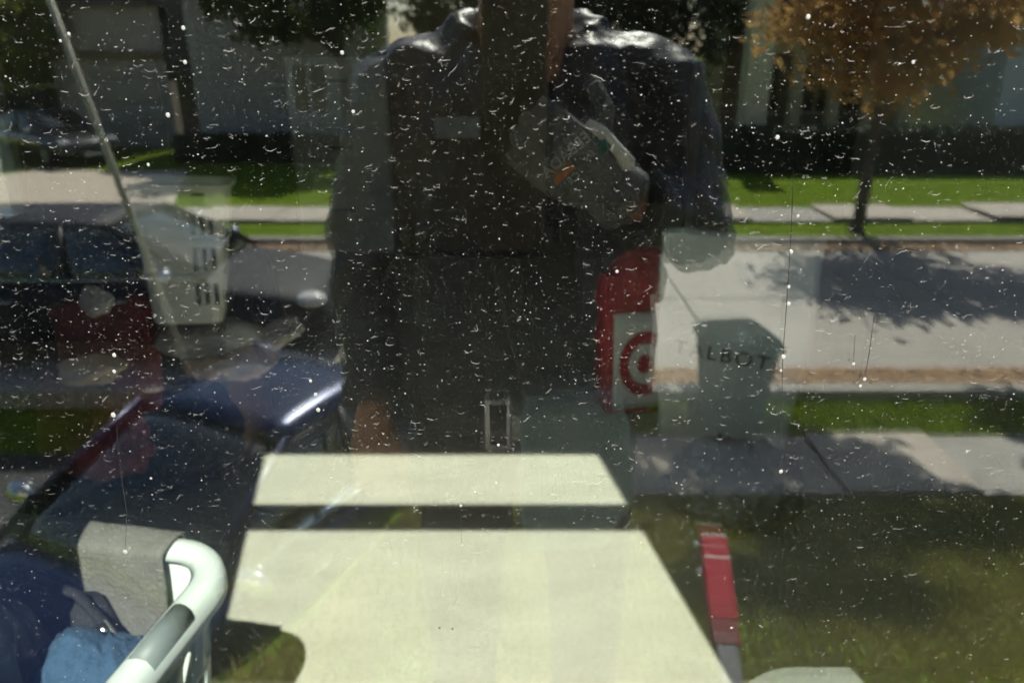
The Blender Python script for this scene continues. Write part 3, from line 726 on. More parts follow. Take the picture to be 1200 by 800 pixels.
# jacket: back, two open fronts, sleeves, collar
jb = MB()
jb.tube([(0, -.02, 1.02), (0, -.025, 1.15), (0, -.02, 1.3), (0, -.02, nk.z - .075), (0, -.03, nk.z)], [.235, .228, .218, .165, .085], 20, ell=.66, side=(1, 0, 0))
jb.tube([Vector((-.06, -.02, nk.z - .04)), shL + Vector((.03, 0, .008)), shL, shL.lerp(elL, .35), shL.lerp(elL, .75), elL, elL.lerp(wrL, .4), wrL.lerp(elL, .02)], [.07, .082, .078, .068, .066, .064, .056, .047], 16)
jb.tube([Vector((.06, -.02, nk.z - .04)), shR + Vector((-.03, 0, .008)), shR, shR.lerp(elR, .35), shR.lerp(elR, .75), elR + Vector((.01, 0, -.005)), elR.lerp(wrR, .45), wrR.lerp(elR, .2)], [.07, .084, .080, .072, .068, .066, .058, .050], 16)
for s_ in (-1, 1):
    jb.tube([(s_ * .085, .04, nk.z + .015), (s_ * .105, .0, nk.z + .03), (s_ * .06, -.06, nk.z + .04), (0, -.075, nk.z + .045)], [.018, .022, .022, .022], 8)
    jb.tube([(s_ * .085, .045, nk.z + .01), (s_ * .10, .10, nk.z - .1), (s_ * .11, .125, 1.15), (s_ * .12, .12, 1.0)], [.016, .022, .024, .026], 8, ell=2.2, side=(0, 1, 0))
o = jb.build('jacket', M['jacket'], per); remesh(o, .0085, 4, (.030, .07)); d2 = o.modifiers.new('fine_wrinkles', 'DISPLACE'); t2 = bpy.data.textures.new('fine', 'CLOUDS'); t2.noise_scale = .028; t2.noise_depth = 1; d2.texture = t2; d2.strength = .010; d2.texture_coords = 'LOCAL'
# jeans and belt
jn = MB().tube([(0, 0, .80), (0, 0, .90), (0, 0, 1.0)], [.170, .165, .158], 18, ell=.70, side=(1, 0, 0))
for i in (0, 1):
    jn.tube([hips[i] + Vector((0, 0, .04)), hips[i].lerp(kn[i], .4), kn[i], kn[i].lerp(an[i], .4), an[i] + Vector((0, 0, .0))], [.098, .094, .074, .070, .064], 14)
o = jn.build('trousers', M['jeans'], per); remesh(o, .011, 4, (.016, .06))
bl = [Vector((.182 * math.cos(q), .137 * math.sin(q), .955)) for q in np.linspace(0, 2 * math.pi, 41)]
MB().tube(bl[:-1] + [bl[0]], .019, 8, ell=.22, side=(0, 0, 1), caps=False).build('belt', M['leather'], per, smooth=True)
bk = MB()
bkc = pp(584, 497, .545)
for (x0, x1, z0, z1) in ((-.020, -.013, -.042, .042), (.013, .020, -.042, .042), (-.013, .013, .033, .042), (-.013, .013, -.042, -.033)):
    bk.box((bkc.x + x0, bkc.y - .004, bkc.z + z0), (bkc.x + x1, bkc.y + .004, bkc.z + z1))
bk.build('buckle', M['chrome'], per, bevel=.002)
MB().box((bkc.x + .02, bkc.y - .003, bkc.z - .03), (bkc.x + .06, bkc.y + .002, bkc.z + .012)).build('belt_end', M['print'], per, bevel=.003)
for i in (0, 1):
    s = MB().loft([rrect(.085, .26, .04, 5, .0, an[i].x, .05), rrect(.095, .275, .045, 5, .03, an[i].x, .05), rrect(.085, .25, .042, 5, .065, an[i].x, .045), rrect(.075, .12, .036, 5, .11, an[i].x, -.03)]).build('shoe', M['black_trim'], per, smooth=True)
# gloved right hand on the back of the phone
gm = MB()
pc = pp(672, 195, .475)                                    # middle of the back of the hand
ax = (pp(612, 150, .455) - wrR).normalized()               # wrist to fingers
up_ = Vector((0, 1, 0)).cross(ax).normalized()
gm.tube([wrR - ax * .0, wrR.lerp(pc, .35), pc, pc + ax * .045], [.036, .040, .049, .046], 16, ell=.45, side=up_)
gm.tube([wrR - ax * .02, wrR + ax * .02], [.047, .041], 14, ell=.75, side=up_)
kn0 = pc + ax * .040
for off, ln in ((.036, .050), (.013, .058), (-.011, .054), (-.033, .042)):
    r0 = kn0 + up_ * off
    gm.tube([r0, r0 + ax * ln * .42 + Vector((0, .006, 0)), r0 + ax * ln * .8 + Vector((0, -.004, 0)), r0 + ax * ln + Vector((0, -.014, 0))], [.0115, .011, .0105, .009], 8)
th = pc - ax * .01 + up_ * .045
gm.tube([th, th + up_ * .03 + ax * .02 + Vector((0, -.012, 0)), th + up_ * .045 + ax * .055 + Vector((0, -.03, 0))], [.0135, .0125, .011], 8)
o = gm.build('glove', M['glove'], per); remesh(o, .0045, 3)
glove = o
MB().tube([wrR + ax * .02 + up_ * .040 + Vector((0, .018, 0)), wrR.lerp(pc, .5) + up_ * .046 + Vector((0, .012, 0)), pc + up_ * .052 + Vector((0, .008, 0)), pc + ax * .02 + up_ * .05 + Vector((0, .008, 0))], [.011, .008, .008, .006], 8).build('upper_edge_strip', M['glove_edge'], per, smooth=True)  # white strip along the upper edge of the glove
def text_mesh(txt, size, spacing=1.0, ext=0.0008):
    cu = bpy.data.curves.new('lettering', 'FONT'); cu.body = txt; cu.size = size; cu.space_character = spacing; cu.extrude = ext
    cu.align_x = 'CENTER'; cu.align_y = 'CENTER'; cu.resolution_u = 3
    ob = bpy.data.objects.new('lettering', cu); COL.objects.link(ob)
    dg = bpy.context.evaluated_depsgraph_get()
    me = bpy.data.meshes.new_from_object(ob.evaluated_get(dg))
    bpy.data.objects.remove(ob); bpy.data.curves.remove(cu)
    me.name = 'lettering'
    return me
th_ = RAD(41)
tx_ = Vector((-math.cos(th_), 0, -math.sin(th_))); tz_ = Vector((0, 1, 0)); ty_ = tz_.cross(tx_)
def on_glove(me_or_mb, m, name, c, off_u, off_v):
    loc = c + tx_ * off_u + ty_ * off_v + Vector((0, .027, 0))
    Mx = Matrix((tx_, ty_, tz_)).transposed().to_4x4(); Mx.translation = loc
    if isinstance(me_or_mb, MB): ob = me_or_mb.build(name, m, per)
    else: ob = link(name, me_or_mb, m, per)
    ob.matrix_local = Mx
    return ob
lc = pp(674, 184, .452)
on_glove(text_mesh('KEEBADA', .0185, 1.02), M['print'], 'lettering', lc, 0, .012)
on_glove(MB().box((-.014, -.0035, 0), (.014, .0035, .001)), M['orange'], 'orange_bar', lc, .022, -.003)
on_glove(text_mesh('CE', .012, 1.2), M['print'], 'lettering', lc, .016, -.014)
on_glove(text_mesh('EN', .010, 1.0), M['print'], 'lettering', lc, -.014, -.006)
on_glove(MB().box((-.007, -.007, 0), (.007, .007, .001)), M['green_print'], 'green_mark', lc, -.033, -.009)

# teal shoulder bag at the right hip
M['teal'] = mat('teal_canvas', (0.21, 0.30, 0.32), 0.85, (0.13, 0.20, 0.215), 7, bump=0.3, bscale=80, stretch=(3, 3, .5))
tb = R(668, 545, Y=.53)
t = tag(empty('shoulder_bag', (tb.x, tb.y, tb.z - .135)), 'pale teal shoulder bag hanging at the photographer\'s hip', 'bag')
rg = []
for k in range(11):
    q = k / 10
    wv = .135 + .050 * math.sin(q * math.pi * .9) - .02 * q
    rg.append([p + Vector((.012 * noise.noise(Vector((p.x * 14, q * 3, 5))), .014 * noise.noise(Vector((p.x * 22, p.y * 9, q * 2))), 0)) for p in rrect(wv, .05, .02, 6, .25 * q, .012 * math.sin(q * 3), 0)])
MB().loft(rg).build('pouch', M['teal'], t, smooth=True)
MB().tube([(-.05, 0, .24), (-.10, -.03, .45), (-.16, -.05, .62)], .02, 8, ell=.15).build('strap', M['shirt'], t, smooth=True)

# phone that takes the picture, just behind the lens
ph = tag(empty('phone', CAM + Vector((0, -.006, 0))), 'black phone held up in front of the photographer', 'phone')
ph.rotation_euler = (-PITCH, 0, 0)
MB().box((-.034, -.0085, -.100), (.041, -.0005, .055)).build('case', M['black'], ph, bevel=.003)
MB().box((-.022, -.0004, -.022), (.022, .0012, .014)).build('camera_bump', M['black_trim'], ph, bevel=.001)
for (x, z) in ((.0, .006), (-.012, -.012), (.012, -.012)):
    MB().tube([(x, .0012, z), (x, .0022, z)], .006, 14).build('lens', M['dark_win'], ph)

# ------------------------------------------------------------------ indoors
M['basket'] = mat('white_basket', (0.74, 0.82, 0.80), 0.4, (0.69, 0.77, 0.75), 5, trans=0.2)
M['cream'] = mat('cream_basket', (0.88, 0.87, 0.79), 0.5, (0.82, 0.81, 0.73), 5)
M['grip'] = mat('grey_grip', (0.17, 0.20, 0.195), 0.5, (0.15, 0.18, 0.175), 8)
M['film'] = mat('plastic_film', (0.24, 0.26, 0.25), 0.35, (0.15, 0.165, 0.16), 9, bump=0.3, bscale=25, trans=0.3)
M['towel'] = mat('shaded_wall_cloth', (0.17, 0.17, 0.16), 0.95, (0.13, 0.13, 0.12), 40, bump=0.4, bscale=200)  # grey tone stands in for shade on the basket's back wall
M['denim'] = mat('blue_cloth', (0.035, 0.085, 0.16), 0.9, (0.022, 0.055, 0.11), 20, bump=0.3, bscale=120)
M['black_cloth'] = mat('black_cloth', (0.014, 0.015, 0.018), 0.85, (0.009, 0.01, 0.012), 20, bump=0.3)
M['navy_cloth'] = mat('navy_cloth', (0.015, 0.02, 0.045), 0.85, (0.01, 0.013, 0.03), 12, bump=0.3)
M['crimson'] = mat('crimson_cloth', (0.20, 0.02, 0.03), 0.85, (0.12, 0.012, 0.02), 6, bump=0.3)
M['peach'] = mat('peach_cloth', (0.75, 0.56, 0.40), 0.9, (0.66, 0.48, 0.34), 8, bump=0.3)
M['grey_cloth'] = mat('grey_cloth', (0.55, 0.52, 0.51), 0.9, (0.45, 0.42, 0.41), 8, bump=0.3)
M['cardboard'] = mat('cardboard', (0.22, 0.15, 0.09), 0.9, (0.18, 0.12, 0.07), 6, bump=0.1)
M['wood'] = mat('brown_wood', (0.23, 0.165, 0.075), 0.6, (0.17, 0.12, 0.055), 5, 6, stretch=(6, 6, .6), bump=0.1)
M['grey_metal'] = mat('grey_metal', (0.88, 0.89, 0.86), 0.6, (0.80, 0.81, 0.78), 3)
M['pole'] = mat('pale_pole', (0.50, 0.46, 0.37), 0.6, (0.42, 0.39, 0.31), 9)
M['bag_white'] = mat('white_bag', (0.82, 0.83, 0.76), 0.75, (0.74, 0.75, 0.68), 4, bump=0.25, bscale=12)
M['bag_red'] = mat('red_bag', (0.50, 0.010, 0.025), 0.6, (0.38, 0.008, 0.02), 5, bump=0.3, bscale=14)
M['letter'] = mat('grey_letter', (0.02, 0.02, 0.02), 0.7)
M['lid'] = mat('grey_lid', (0.20, 0.215, 0.205), 0.5, (0.17, 0.185, 0.175), 4)
M['bin_clear'] = mat('bin_plastic', (0.10, 0.11, 0.105), 0.4)

def crumple(name, label, cat, c, size, seed, m, freq=2.2, amp=.35, ridge=.4, rot=(0, 0, 0), sub=5, group=None, flat=True):
    """one soft heap of cloth or film, creased"""
    bm = bmesh.new()
    bmesh.ops.create_icosphere(bm, subdivisions=sub, radius=1.0)
    off = Vector((seed * 3.1, seed * 1.7, seed * .9))
    rd = random.Random(seed)
    dirs = [Vector((rd.gauss(0, 1), rd.gauss(0, 1), rd.gauss(0, .7))).normalized() for _ in range(4)]
    fr_ = [rd.uniform(3.5, 9.0) for _ in range(4)]
    for v in bm.verts:
        p = v.co.copy()
        wv = 2.6 * noise.noise(p * 1.1 + off)
        fold = 0.0
        for d_, f_ in zip(dirs, fr_):
            c_ = math.sin(p.dot(d_) * f_ + wv + f_)
            fold += (1 - abs(c_)) ** 1.6 * math.copysign(1, c_) * max(0, .25 + noise.noise(p * 1.3 + d_ * 7 + off)) * .55
        d = 1 + amp * .9 * noise.noise(p * freq * .6 + off) + ridge * .5 * fold + .035 * noise.noise(p * freq * 3 + off)
        q = p * d
        if flat: q.z = max(q.z, -.75)
        v.co = Vector((q.x * size[0] / 2, q.y * size[1] / 2, (q.z + .75 if flat else q.z) * size[2] / (1.75 if flat else 2)))
    me = bpy.data.meshes.new(name); bm.to_mesh(me); bm.free()
    o = link(name, me, m, None, c, rot, True)
    return tag(o, label, cat, group)

# --- near laundry basket
BP = A(256, 652, Y=.43)                                     # outer back right corner of the rim
yaw = RAD(-9.4)
bw, bdp, bh, br = .60, .40, .27, .075
bt = tag(empty('laundry_basket', (0, 0, 0), yaw), 'white laundry basket with grey grips just inside the window', 'basket')
ctr = BP - Matrix.Rotation(yaw, 3, 'Z') @ Vector((bw / 2 - .012, bdp / 2 - .012, 0))
bt.location = (ctr.x, ctr.y, BP.z - bh)
rings = [rrect(bw - .05, bdp - .07, .06, 8, 0), rrect(bw - .022, bdp - .04, .07, 8, bh * .5), rrect(bw + .004, bdp - .02, .07, 8, bh - .012)]
inner = [rrect(bw - .002, bdp - .026, .068, 8, bh - .012), rrect(bw - .028, bdp - .046, .066, 8, bh * .5), rrect(bw - .056, bdp - .076, .055, 8, .006)]
sh = MB().loft(rings + inner).build('shell', M['basket'], bt, smooth=True)
cut = MB()
for k in range(6):                                          # oval holes in the right side
    yy = -.13 + k * .052
    cut.tube([(bw / 2 - .12, yy, bh - .10), (bw / 2 + .05, yy, bh - .10)], .030, 14, ell=.48, side=(0, 0, 1))
    if k < 5: cut.tube([(bw / 2 - .12, yy + .026, bh - .165), (bw / 2 + .05, yy + .026, bh - .165)], .026, 14, ell=.5, side=(0, 0, 1))
cu_o = cut.build('cutter', M['basket'], bt)
bo = sh.modifiers.new('holes', 'BOOLEAN'); bo.object = cu_o; bo.operation = 'DIFFERENCE'; bo.solver = 'EXACT'
bpy.context.view_layer.update()
dg = bpy.context.evaluated_depsgraph_get()
nm_ = bpy.data.meshes.new_from_object(sh.evaluated_get(dg))
sh.modifiers.clear(); sh.data = nm_
bpy.data.objects.remove(cu_o)
# rim: rolled lip, and the raised white corner lip as in the picture
lip = []
path = rrect(bw, bdp, br, 10, bh)
prof = [(-.026, -.006), (-.016, .004), (-.002, .008), (.011, .006), (.018, -.004), (.020, -.020), (.019, -.034), (.015, -.034), (.013, -.010), (-.002, .001), (-.018, -.008)]
nP = len(path)
for i, p in enumerate(path):
    tdir = (path[(i + 1) % nP] - path[i - 1]).normalized()
    nout = Vector((tdir.y, -tdir.x, 0))
    lip.append([p + nout * a_ + Vector((0, 0, b_)) for a_, b_ in prof])
lip.append(lip[0])
MB().loft(lip, caps=False).build('rim', M['basket'], bt, smooth=True)
for sx in (1, -1):
    MB().tube([(sx * (bw / 2 + .001), -.012, bh - .008), (sx * (bw / 2 + .001), .03, bh - .007), (sx * (bw / 2 + .001), .075, bh - .008)], .0225, 14, ell=.80).build('grip', M['grip'], bt, smooth=True)
# low cardboard box that carries the basket
zt = BP.z - bh
t = tag(empty('cardboard_box', (ctr.x, ctr.y, 0), yaw), 'brown cardboard box underneath the near laundry basket', 'box')
MB().box((-.24, -.15, 0), (.24, .15, zt - .004)).build('carton', M['cardboard'], t, bevel=.004)
MB().box((-.03, -.152, zt - .0038), (.03, .152, zt - .002)).build('tape', M['pole'], t)
# contents of the basket
Rz = Matrix.Rotation(yaw, 3, 'Z')
def inb(x, y, z): return Vector((ctr.x, ctr.y, zt)) + Rz @ Vector((x, y, z))
crumple('plastic_bag', 'grey translucent plastic bag bulging out of the near laundry basket', 'plastic bag', inb(-.10, -.03, .01), (.44, .32, .34), 1, M['film'], 1.7, .25, .5)
crumple('blue_garment', 'blue folded garment at the right inside the near laundry basket', 'garment', inb(.17, .045, .04), (.15, .16, .19), 2, M['denim'], 2.5, .2, .35)
crumple('dark_garment', 'black garment stuffed between plastic bag and far side of the basket', 'garment', inb(-.03, .10, .04), (.34, .13, .235), 4, M['black_cloth'], 2.5, .2, .3)
t = tag(empty('purse', inb(.06, .115, .20)), 'black handbag with silver clasp in the near laundry basket', 'handbag')
MB().loft([rrect(.17, .05, .02, 4, -.12), rrect(.19, .065, .03, 4, -.05), rrect(.15, .045, .02, 4, .02)]).build('pouch', M['black_cloth'], t, smooth=True)
MB().tube([(-.08, 0, .01), (-.06, -.01, .055), (0, -.012, .07), (.06, -.02, .05), (.10, -.03, .0), (.11, -.03, -.03)], .006, 8, ell=1.6).build('strap', M['black_cloth'], t, smooth=True)
MB().tube([(.09, -.035, .012), (.105, -.038, -.012)], .010, 8).build('clasp', M['chrome'], t, smooth=True)
MB().tube([(.105, -.04, -.015), (.118, -.04, -.034)], .007, 8).build('hook', M['chrome'], t, smooth=True)
# added grey cloth over the far rim, imitating the shaded back wall
vs, fs = [], []
nx, ny = 60, 34
for j in range(ny):
    k = j / (ny - 1)
    for i in range(nx):
        x = -.27 + .485 * i / (nx - 1)
        if k < .6: y, z = bdp / 2 - .036 - .022 * (1 - k / .6), bh + .012 - (1 - k / .6) * .20
        elif k < .75: q = (k - .6) / .15; y, z = bdp / 2 - .036 + .062 * q, bh + .012 + .004 * math.sin(q * math.pi)
        else: q = (k - .75) / .25; y, z = bdp / 2 + .026 + .012 * q, bh + .012 - q * .10
        vs.append(Vector((x, y + .009 * noise.noise(Vector((x * 11, k * 1.2, 1))) * abs(k - .68) * 2 + .003 * noise.noise(Vector((x * 40, k * 5, 6))), z + .004 * noise.noise(Vector((x * 13, k * 6, 4))))))
for j in range(ny - 1):
    for i in range(nx - 1): fs.append((j*nx+i, j*nx+i+1, (j+1)*nx+i+1, (j+1)*nx+i))
o = MB().add(vs, fs).build('towel', M['towel'], None, (ctr.x, ctr.y, zt), (0, 0, yaw), True)
s_ = o.modifiers.new('solid', 'SOLIDIFY'); s_.thickness = .006
tag(o, 'grey cloth added over the far rim of the near laundry basket, imitating its shaded back wall', 'towel')

# --- heap at the left: tote, bags, clothes, second basket
t = tag(empty('storage_tote', (-1.50, 1.95, 0), RAD(6)), 'navy plastic tote under the heap of clothes at the left', 'tote')
MB().loft([rrect(.62, .44, .05, 4, 0), rrect(.70, .50, .05, 4, .40)]).build('tub', M['navy_cloth'], t, smooth=False)
MB().loft([rrect(.73, .53, .05, 4, .40), rrect(.74, .54, .05, 4, .425), rrect(.70, .50, .05, 4, .44)]).build('lid', M['navy_cloth'], t)
t = tag(empty('carton', (-1.20, 2.05, 0), RAD(-10)), 'plain carton at the back of the heap under the white basket', 'box')
MB().box((-.22, -.2, 0), (.22, .2, .52)).build('case', M['cardboard'], t, bevel=.004)
MB().box((-.22, -.025, .5202), (.22, .025, .522)).build('tape', M['pole'], t)
def crump_at(px, py, Y, size, seed, m, name, label, cat, **k):
    Y = (Y + .45) * 1.2 - .45; size = tuple(k_ * 1.22 for k_ in size)
    c = A(px, py, Y=Y); return crumple(name, label, cat, (c.x, c.y, c.z - size[2] / 2), size, seed, m, **k)
CB = A(125, 405, Y=1.62)
crumple('maroon_garment', 'maroon garment hanging below the crimson bag', 'garment', (CB.x - .02, CB.y - .12, CB.z - .36), (.26, .18, .30), 22, M['crimson'], 2.0, .5, .7)
HEAPBAG = (CB.x, CB.y + .02, CB.z - .20)
crump_at(108, 432, 1.16, (.15, .12, .045), 23, M['peach'], 'folded_cloth', 'peach cloth folded between the crimson bag and maroon garment', 'cloth')
crump_at(112, 352, 1.14, (.07, .05, .06), 24, M['grey_cloth'], 'grey_scarf', 'small grey scarf lying on the crimson bag', 'scarf', amp=.4)
crump_at(270, 422, 1.32, (.22, .16, .06), 25, M['peach'], 'peach_towel', 'peach folded towel below the white slotted basket', 'towel')
crump_at(235, 392, 1.36, (.30, .2, .06), 26, M['grey_cloth'], 'grey_garment', 'grey garment directly under the white slotted basket', 'garment')
crump_at(318, 380, 1.42, (.17, .12, .07), 27, M['grey_cloth'], 'grey_sleeve', 'pale grey sleeve sticking out to the right of the heap', 'garment', rot=(0, RAD(-28), 0), flat=False)
crump_at(302, 355, 1.62, (.12, .14, .34), 28, M['navy_cloth'], 'navy_jacket', 'dark navy jacket standing up behind the white slotted basket', 'jacket')
crump_at(228, 400, 1.5, (.3, .2, .09), 29, M['denim'], 'blue_towel', 'blue towel peeking out under the white slotted basket', 'towel')
crump_at(45, 330, 1.5, (.46, .3, .42), 30, M['navy_cloth'], 'black_bag', 'bulky black bag at the far left of the heap', 'bag')
crump_at(40, 500, 1.35, (.40, .3, .44), 31, M['black_cloth'], 'dark_coat', 'dark coat heaped at the left edge beside the maroon garment', 'coat')
crump_at(205, 495, 1.42, (.34, .3, .28), 32, M['black_cloth'], 'dark_blanket', 'dark blanket at the bottom right of the heap', 'blanket')
# slotted white basket
c = A(213, 298, Y=1.66)
SB = empty('slotted_basket', (c.x, c.y, c.z - .19), RAD(14)); tag(SB, 'white slotted plastic basket on top of the clothes heap', 'basket')
SB.rotation_euler = (RAD(-3), RAD(4), RAD(14)); SB.scale = (1.2, 1.2, 1.28)
hh = .31
def sb_ring(z, k_=0.0):
    q = z / hh; return rrect(.155 + .055 * q - k_, .14 + .05 * q - k_, .03, 6, z)
tub = MB().loft([sb_ring(0), sb_ring(.1), sb_ring(.2), sb_ring(hh), sb_ring(hh, .008), sb_ring(.2, .008), sb_ring(.1, .008), sb_ring(.006, .008)]).build('tub', M['cream'], SB, smooth=False)
ct = MB()
for (z0, z1) in ((.045, .095), (.125, .175), (.205, .245)):              # three rows of slots
    for u in (.030, .050, .070): ct.box((u - .0055, -.2, z0), (u + .0055, .2, z1))
    for u in (-.045, -.022, 0, .022, .045): ct.box((-.2, u - .006, z0), (.2, u + .006, z1))
ct.box((-.085, -.2, .268), (-.035, .2, .296)); ct.box((.005, -.2, .268), (.060, .2, .296))      # hand holes under the rim
co = ct.build('cutter', M['cream'], SB)
bo = tub.modifiers.new('slots', 'BOOLEAN'); bo.object = co; bo.operation = 'DIFFERENCE'; bo.solver = 'EXACT'; bo.use_self = True
bpy.context.view_layer.update()
dg = bpy.context.evaluated_depsgraph_get()
nm_ = bpy.data.meshes.new_from_object(tub.evaluated_get(dg))
tub.modifiers.clear(); tub.data = nm_
bpy.data.objects.remove(co)
lp = sb_ring(hh); rr_ = []
for p in lp + [lp[0]]:
    o_ = Vector((p.x, p.y, 0)).normalized()
    rr_.append([p + o_ * .010 + Vector((0, 0, -.006)), p + o_ * .010 + Vector((0, 0, .004)), p - o_ * .006 + Vector((0, 0, .004)), p - o_ * .006 + Vector((0, 0, .001)), p + o_ * .002 + Vector((0, 0, .001))])
MB().loft(rr_, caps=False).build('rim', M['cream'], SB)
for z in (.110, .190):
    rr_ = []
    for p in sb_ring(z) + [sb_ring(z)[0]]:
        o_ = Vector((p.x, p.y, 0)).normalized(); rr_.append([p - o_ * .001 + Vector((0, 0, -.008)), p + o_ * .004 + Vector((0, 0, -.005)), p + o_ * .004 + Vector((0, 0, .005)), p - o_ * .001 + Vector((0, 0, .008))])
    MB().loft(rr_, caps=False).build('band', M['cream'], SB)
# pale pole standing askew at the edge of the driveway
p1 = R(258, 536, z=GZ - .38); p0 = R(40, -45, Y=4.9)
t = tag(empty('pole', p1), 'thin pale pole standing askew between the blue car and the navy wagon', 'pole')
MB().tube([(0, 0, -.02), (p0 - p1) * .5 + Vector((.01, 0, 0)), p0 - p1], [.030, .026, .022], 10).build('shaft', M['pole'], t, smooth=True)
MB().tube([p0 - p1, (p0 - p1) * 1.02], [.030, .026], 10).build('cap', M['pole'], t, smooth=True)

# --- back of the room
t = tag(empty('wardrobe', (-.29, RY1 - .30, 0)), 'tall brown wooden wardrobe against the back wall', 'wardrobe')
MB().box((-.53, -.26, .06), (.53, .27, 1.95)).build('carcass', M['wood'], t, bevel=.004)
MB().box((-.51, -.24, 0), (.51, .25, .0599)).build('plinth', M['black_trim'], t)
for sx in (-1, 1):
    x0, x1 = (-.525, -.004) if sx < 0 else (.004, .525)
    d = MB().box((x0, -.281, .08), (x1, -.262, 1.93)).build('door', M['wood'], t, bevel=.003)
    MB().tube([(sx * .04, -.30, 1.15), (sx * .04, -.30, 1.27)], .006, 8).build('handle', M['steel'], d)
MB().box((-.56, -.29, 1.951), (.56, .275, 1.99)).build('cornice', M['wood'], t, bevel=.006)
sg = A(536, 150, Y=RY1 - .59)
plate = tag(empty('paper_sign', (sg.x, RY1 - .584, sg.z)), 'small grey paper sign taped to the brown wardrobe', 'sign')
MB().box((-.15, -.0015, -.07), (.15, .0, .07)).build('sheet', mat('paper', (0.85, 0.85, 0.84), 0.8, (0.45, 0.45, 0.46), 16, 3), plate)
t = tag(empty('metal_cabinet', (-1.19, RY1 - .26, 0)), 'waist-high grey metal cabinet left of the wardrobe', 'cabinet')
MB().box((-.34, -.22, .02), (.34, .24, 1.36)).build('carcass', M['grey_metal'], t, bevel=.006)
for k in range(3):
    d = MB().box((-.325, -.238, .05 + k * .435), (.325, -.222, .465 + k * .435)).build('drawer', M['grey_metal'], t, bevel=.004)
    MB().tube([(-.08, -.238, .34 + k * .435), (-.07, -.256, .34 + k * .435), (.07, -.256, .34 + k * .435), (.08, -.238, .34 + k * .435)], .006, 8).build('handle', M['steel'], d)

# --- shopping bags at the right
def bag(name, label, c, rz, w_, d_, h_, m, seed, lean=0.0):
    t = tag(empty(name, c, rz), label, 'shopping bag')
    t.rotation_euler = (lean, 0, rz)
    rings = []
    for k in range(13):
        s = k / 12; z = h_ * s
        ww, dd = w_ * (.86 + .16 * math.sin(min(1, s * 1.25) * 1.57)), d_ * (1 - .65 * s ** 1.5)
        ring = rrect(ww, dd, min(.03, dd * .3), 7, z)
        ring = [q_ for n_, (a_, b_) in enumerate(zip(ring, ring[1:] + ring[:1])) for q_ in ([a_.lerp(b_, i_ / 10) for i_ in range(10)] if n_ % 8 == 7 else [a_])]
        rings.append([p + Vector((.016 * noise.noise(Vector((p.x * 9, p.y * 9, z * 9 + seed))), .020 * noise.noise(Vector((p.x * 11 + 5, p.y * 9, z * 9 + seed))), .022 * noise.noise(Vector((p.x * 12, seed, 2))) * s)) for p in ring])
    MB().loft(rings, caps=False).add(rings[0], [tuple(range(len(rings[0])))]).build('body', m, t, smooth=True)
    return t

bag('crimson_bag', 'crimson cloth bag at the left of the clothes heap', HEAPBAG, RAD(18), .27, .16, .34, M['crimson'], 17)['category'] = 'bag'
wb = bag('white_shopping_bag', 'white shopping bag with grey capital lettering standing beside the red bag', (.82, 2.14, 0.0), RAD(-20), .54, .20, .79, M['bag_white'], 3)
lt = text_mesh('TALBOTS', .080, 1.2, .0006)
o = link('lettering', lt, M['letter'], wb, (-.005, -.110, .37), (RAD(90 + 7), RAD(4), 0))
rb = bag('red_shopping_bag', 'red shopping bag with white panel and red rings', (.50, 2.42, 0.0), RAD(10), .30, .18, .58, M['bag_red'], 9)
# white printed panel and red ring on its front, following the bag's face
def on_bag(u, z):                                           # a point just off the front face
    s = z / .58; return Vector((u, -(.18 * (1 - .65 * s ** 1.5)) / 2 - .020, z))
vs, fs = [], []
for j in range(9):
    for i in range(9): vs.append(on_bag(-.11 + .22 * i / 8, (.03 + .40 * j / 8)))
for j in range(8):
    for i in range(8): fs.append((j*9+i, j*9+i+1, (j+1)*9+i+1, (j+1)*9+i))
o = MB().add(vs, fs).build('white_panel', M['bag_white'], rb, smooth=True)
o.modifiers.new('solid', 'SOLIDIFY').thickness = .002
for (r0, r1) in ((.085, .135), (.0, .04)):
    vs, fs = [], []
    N_ = 32
    for k in range(N_):
        a_ = 2 * math.pi * k / N_
        for r_ in (r0, r1): 
            p = on_bag(.02 + r_ * math.cos(a_) * .8, .22 + r_ * math.sin(a_)); p.y -= .005; p.x = max(min(p.x, .11), -.11); vs.append(p)
    for k in range(N_): fs.append((2*k, 2*k+1, (2*k+3) % (2*N_), (2*k+2) % (2*N_)))
    MB().add(vs, fs).build('ring', M['bag_red'], rb).modifiers.new('solid', 'SOLIDIFY').thickness = .002
crumple('tissue', 'crumpled red tissue sticking out of the red shopping bag', 'tissue', (.525, 2.42, .50), (.25, .16, .17), 41, M['bag_red'], 2.4, .3, .4)
crumple('crumpled_bag', 'crumpled grey plastic bag on the floor in front of the white shopping bag', 'plastic bag', (.72, 1.62, 0), (.40, .34, .24), 44, M['film'], 2.8, .35, .9)
# grey storage bin under the right of the window
q0, q1 = A(846, 779, z=.40), A(1150, 797, z=.40)
t = tag(empty('storage_bin', (.76, q0.y - .17, 0), RAD(0)), 'grey storage bin with rounded lid at the bottom right below the window', 'storage bin')
MB().loft([rrect(.70, .26, .05, 5, 0), rrect(.77, .31, .06, 5, .375)]).build('tub', M['bin_clear'], t, smooth=False)
MB().loft([rrect(.81, .335, .13, 10, .37), rrect(.82, .345, .14, 10, .385), rrect(.81, .335, .14, 10, .398), rrect(.76, .29, .12, 10, .402)]).build('lid', M['lid'], t, smooth=False)
MB().box((-.06, -.178, .34), (.06, -.168, .39)).build('latch', M['lid'], t, bevel=.004)

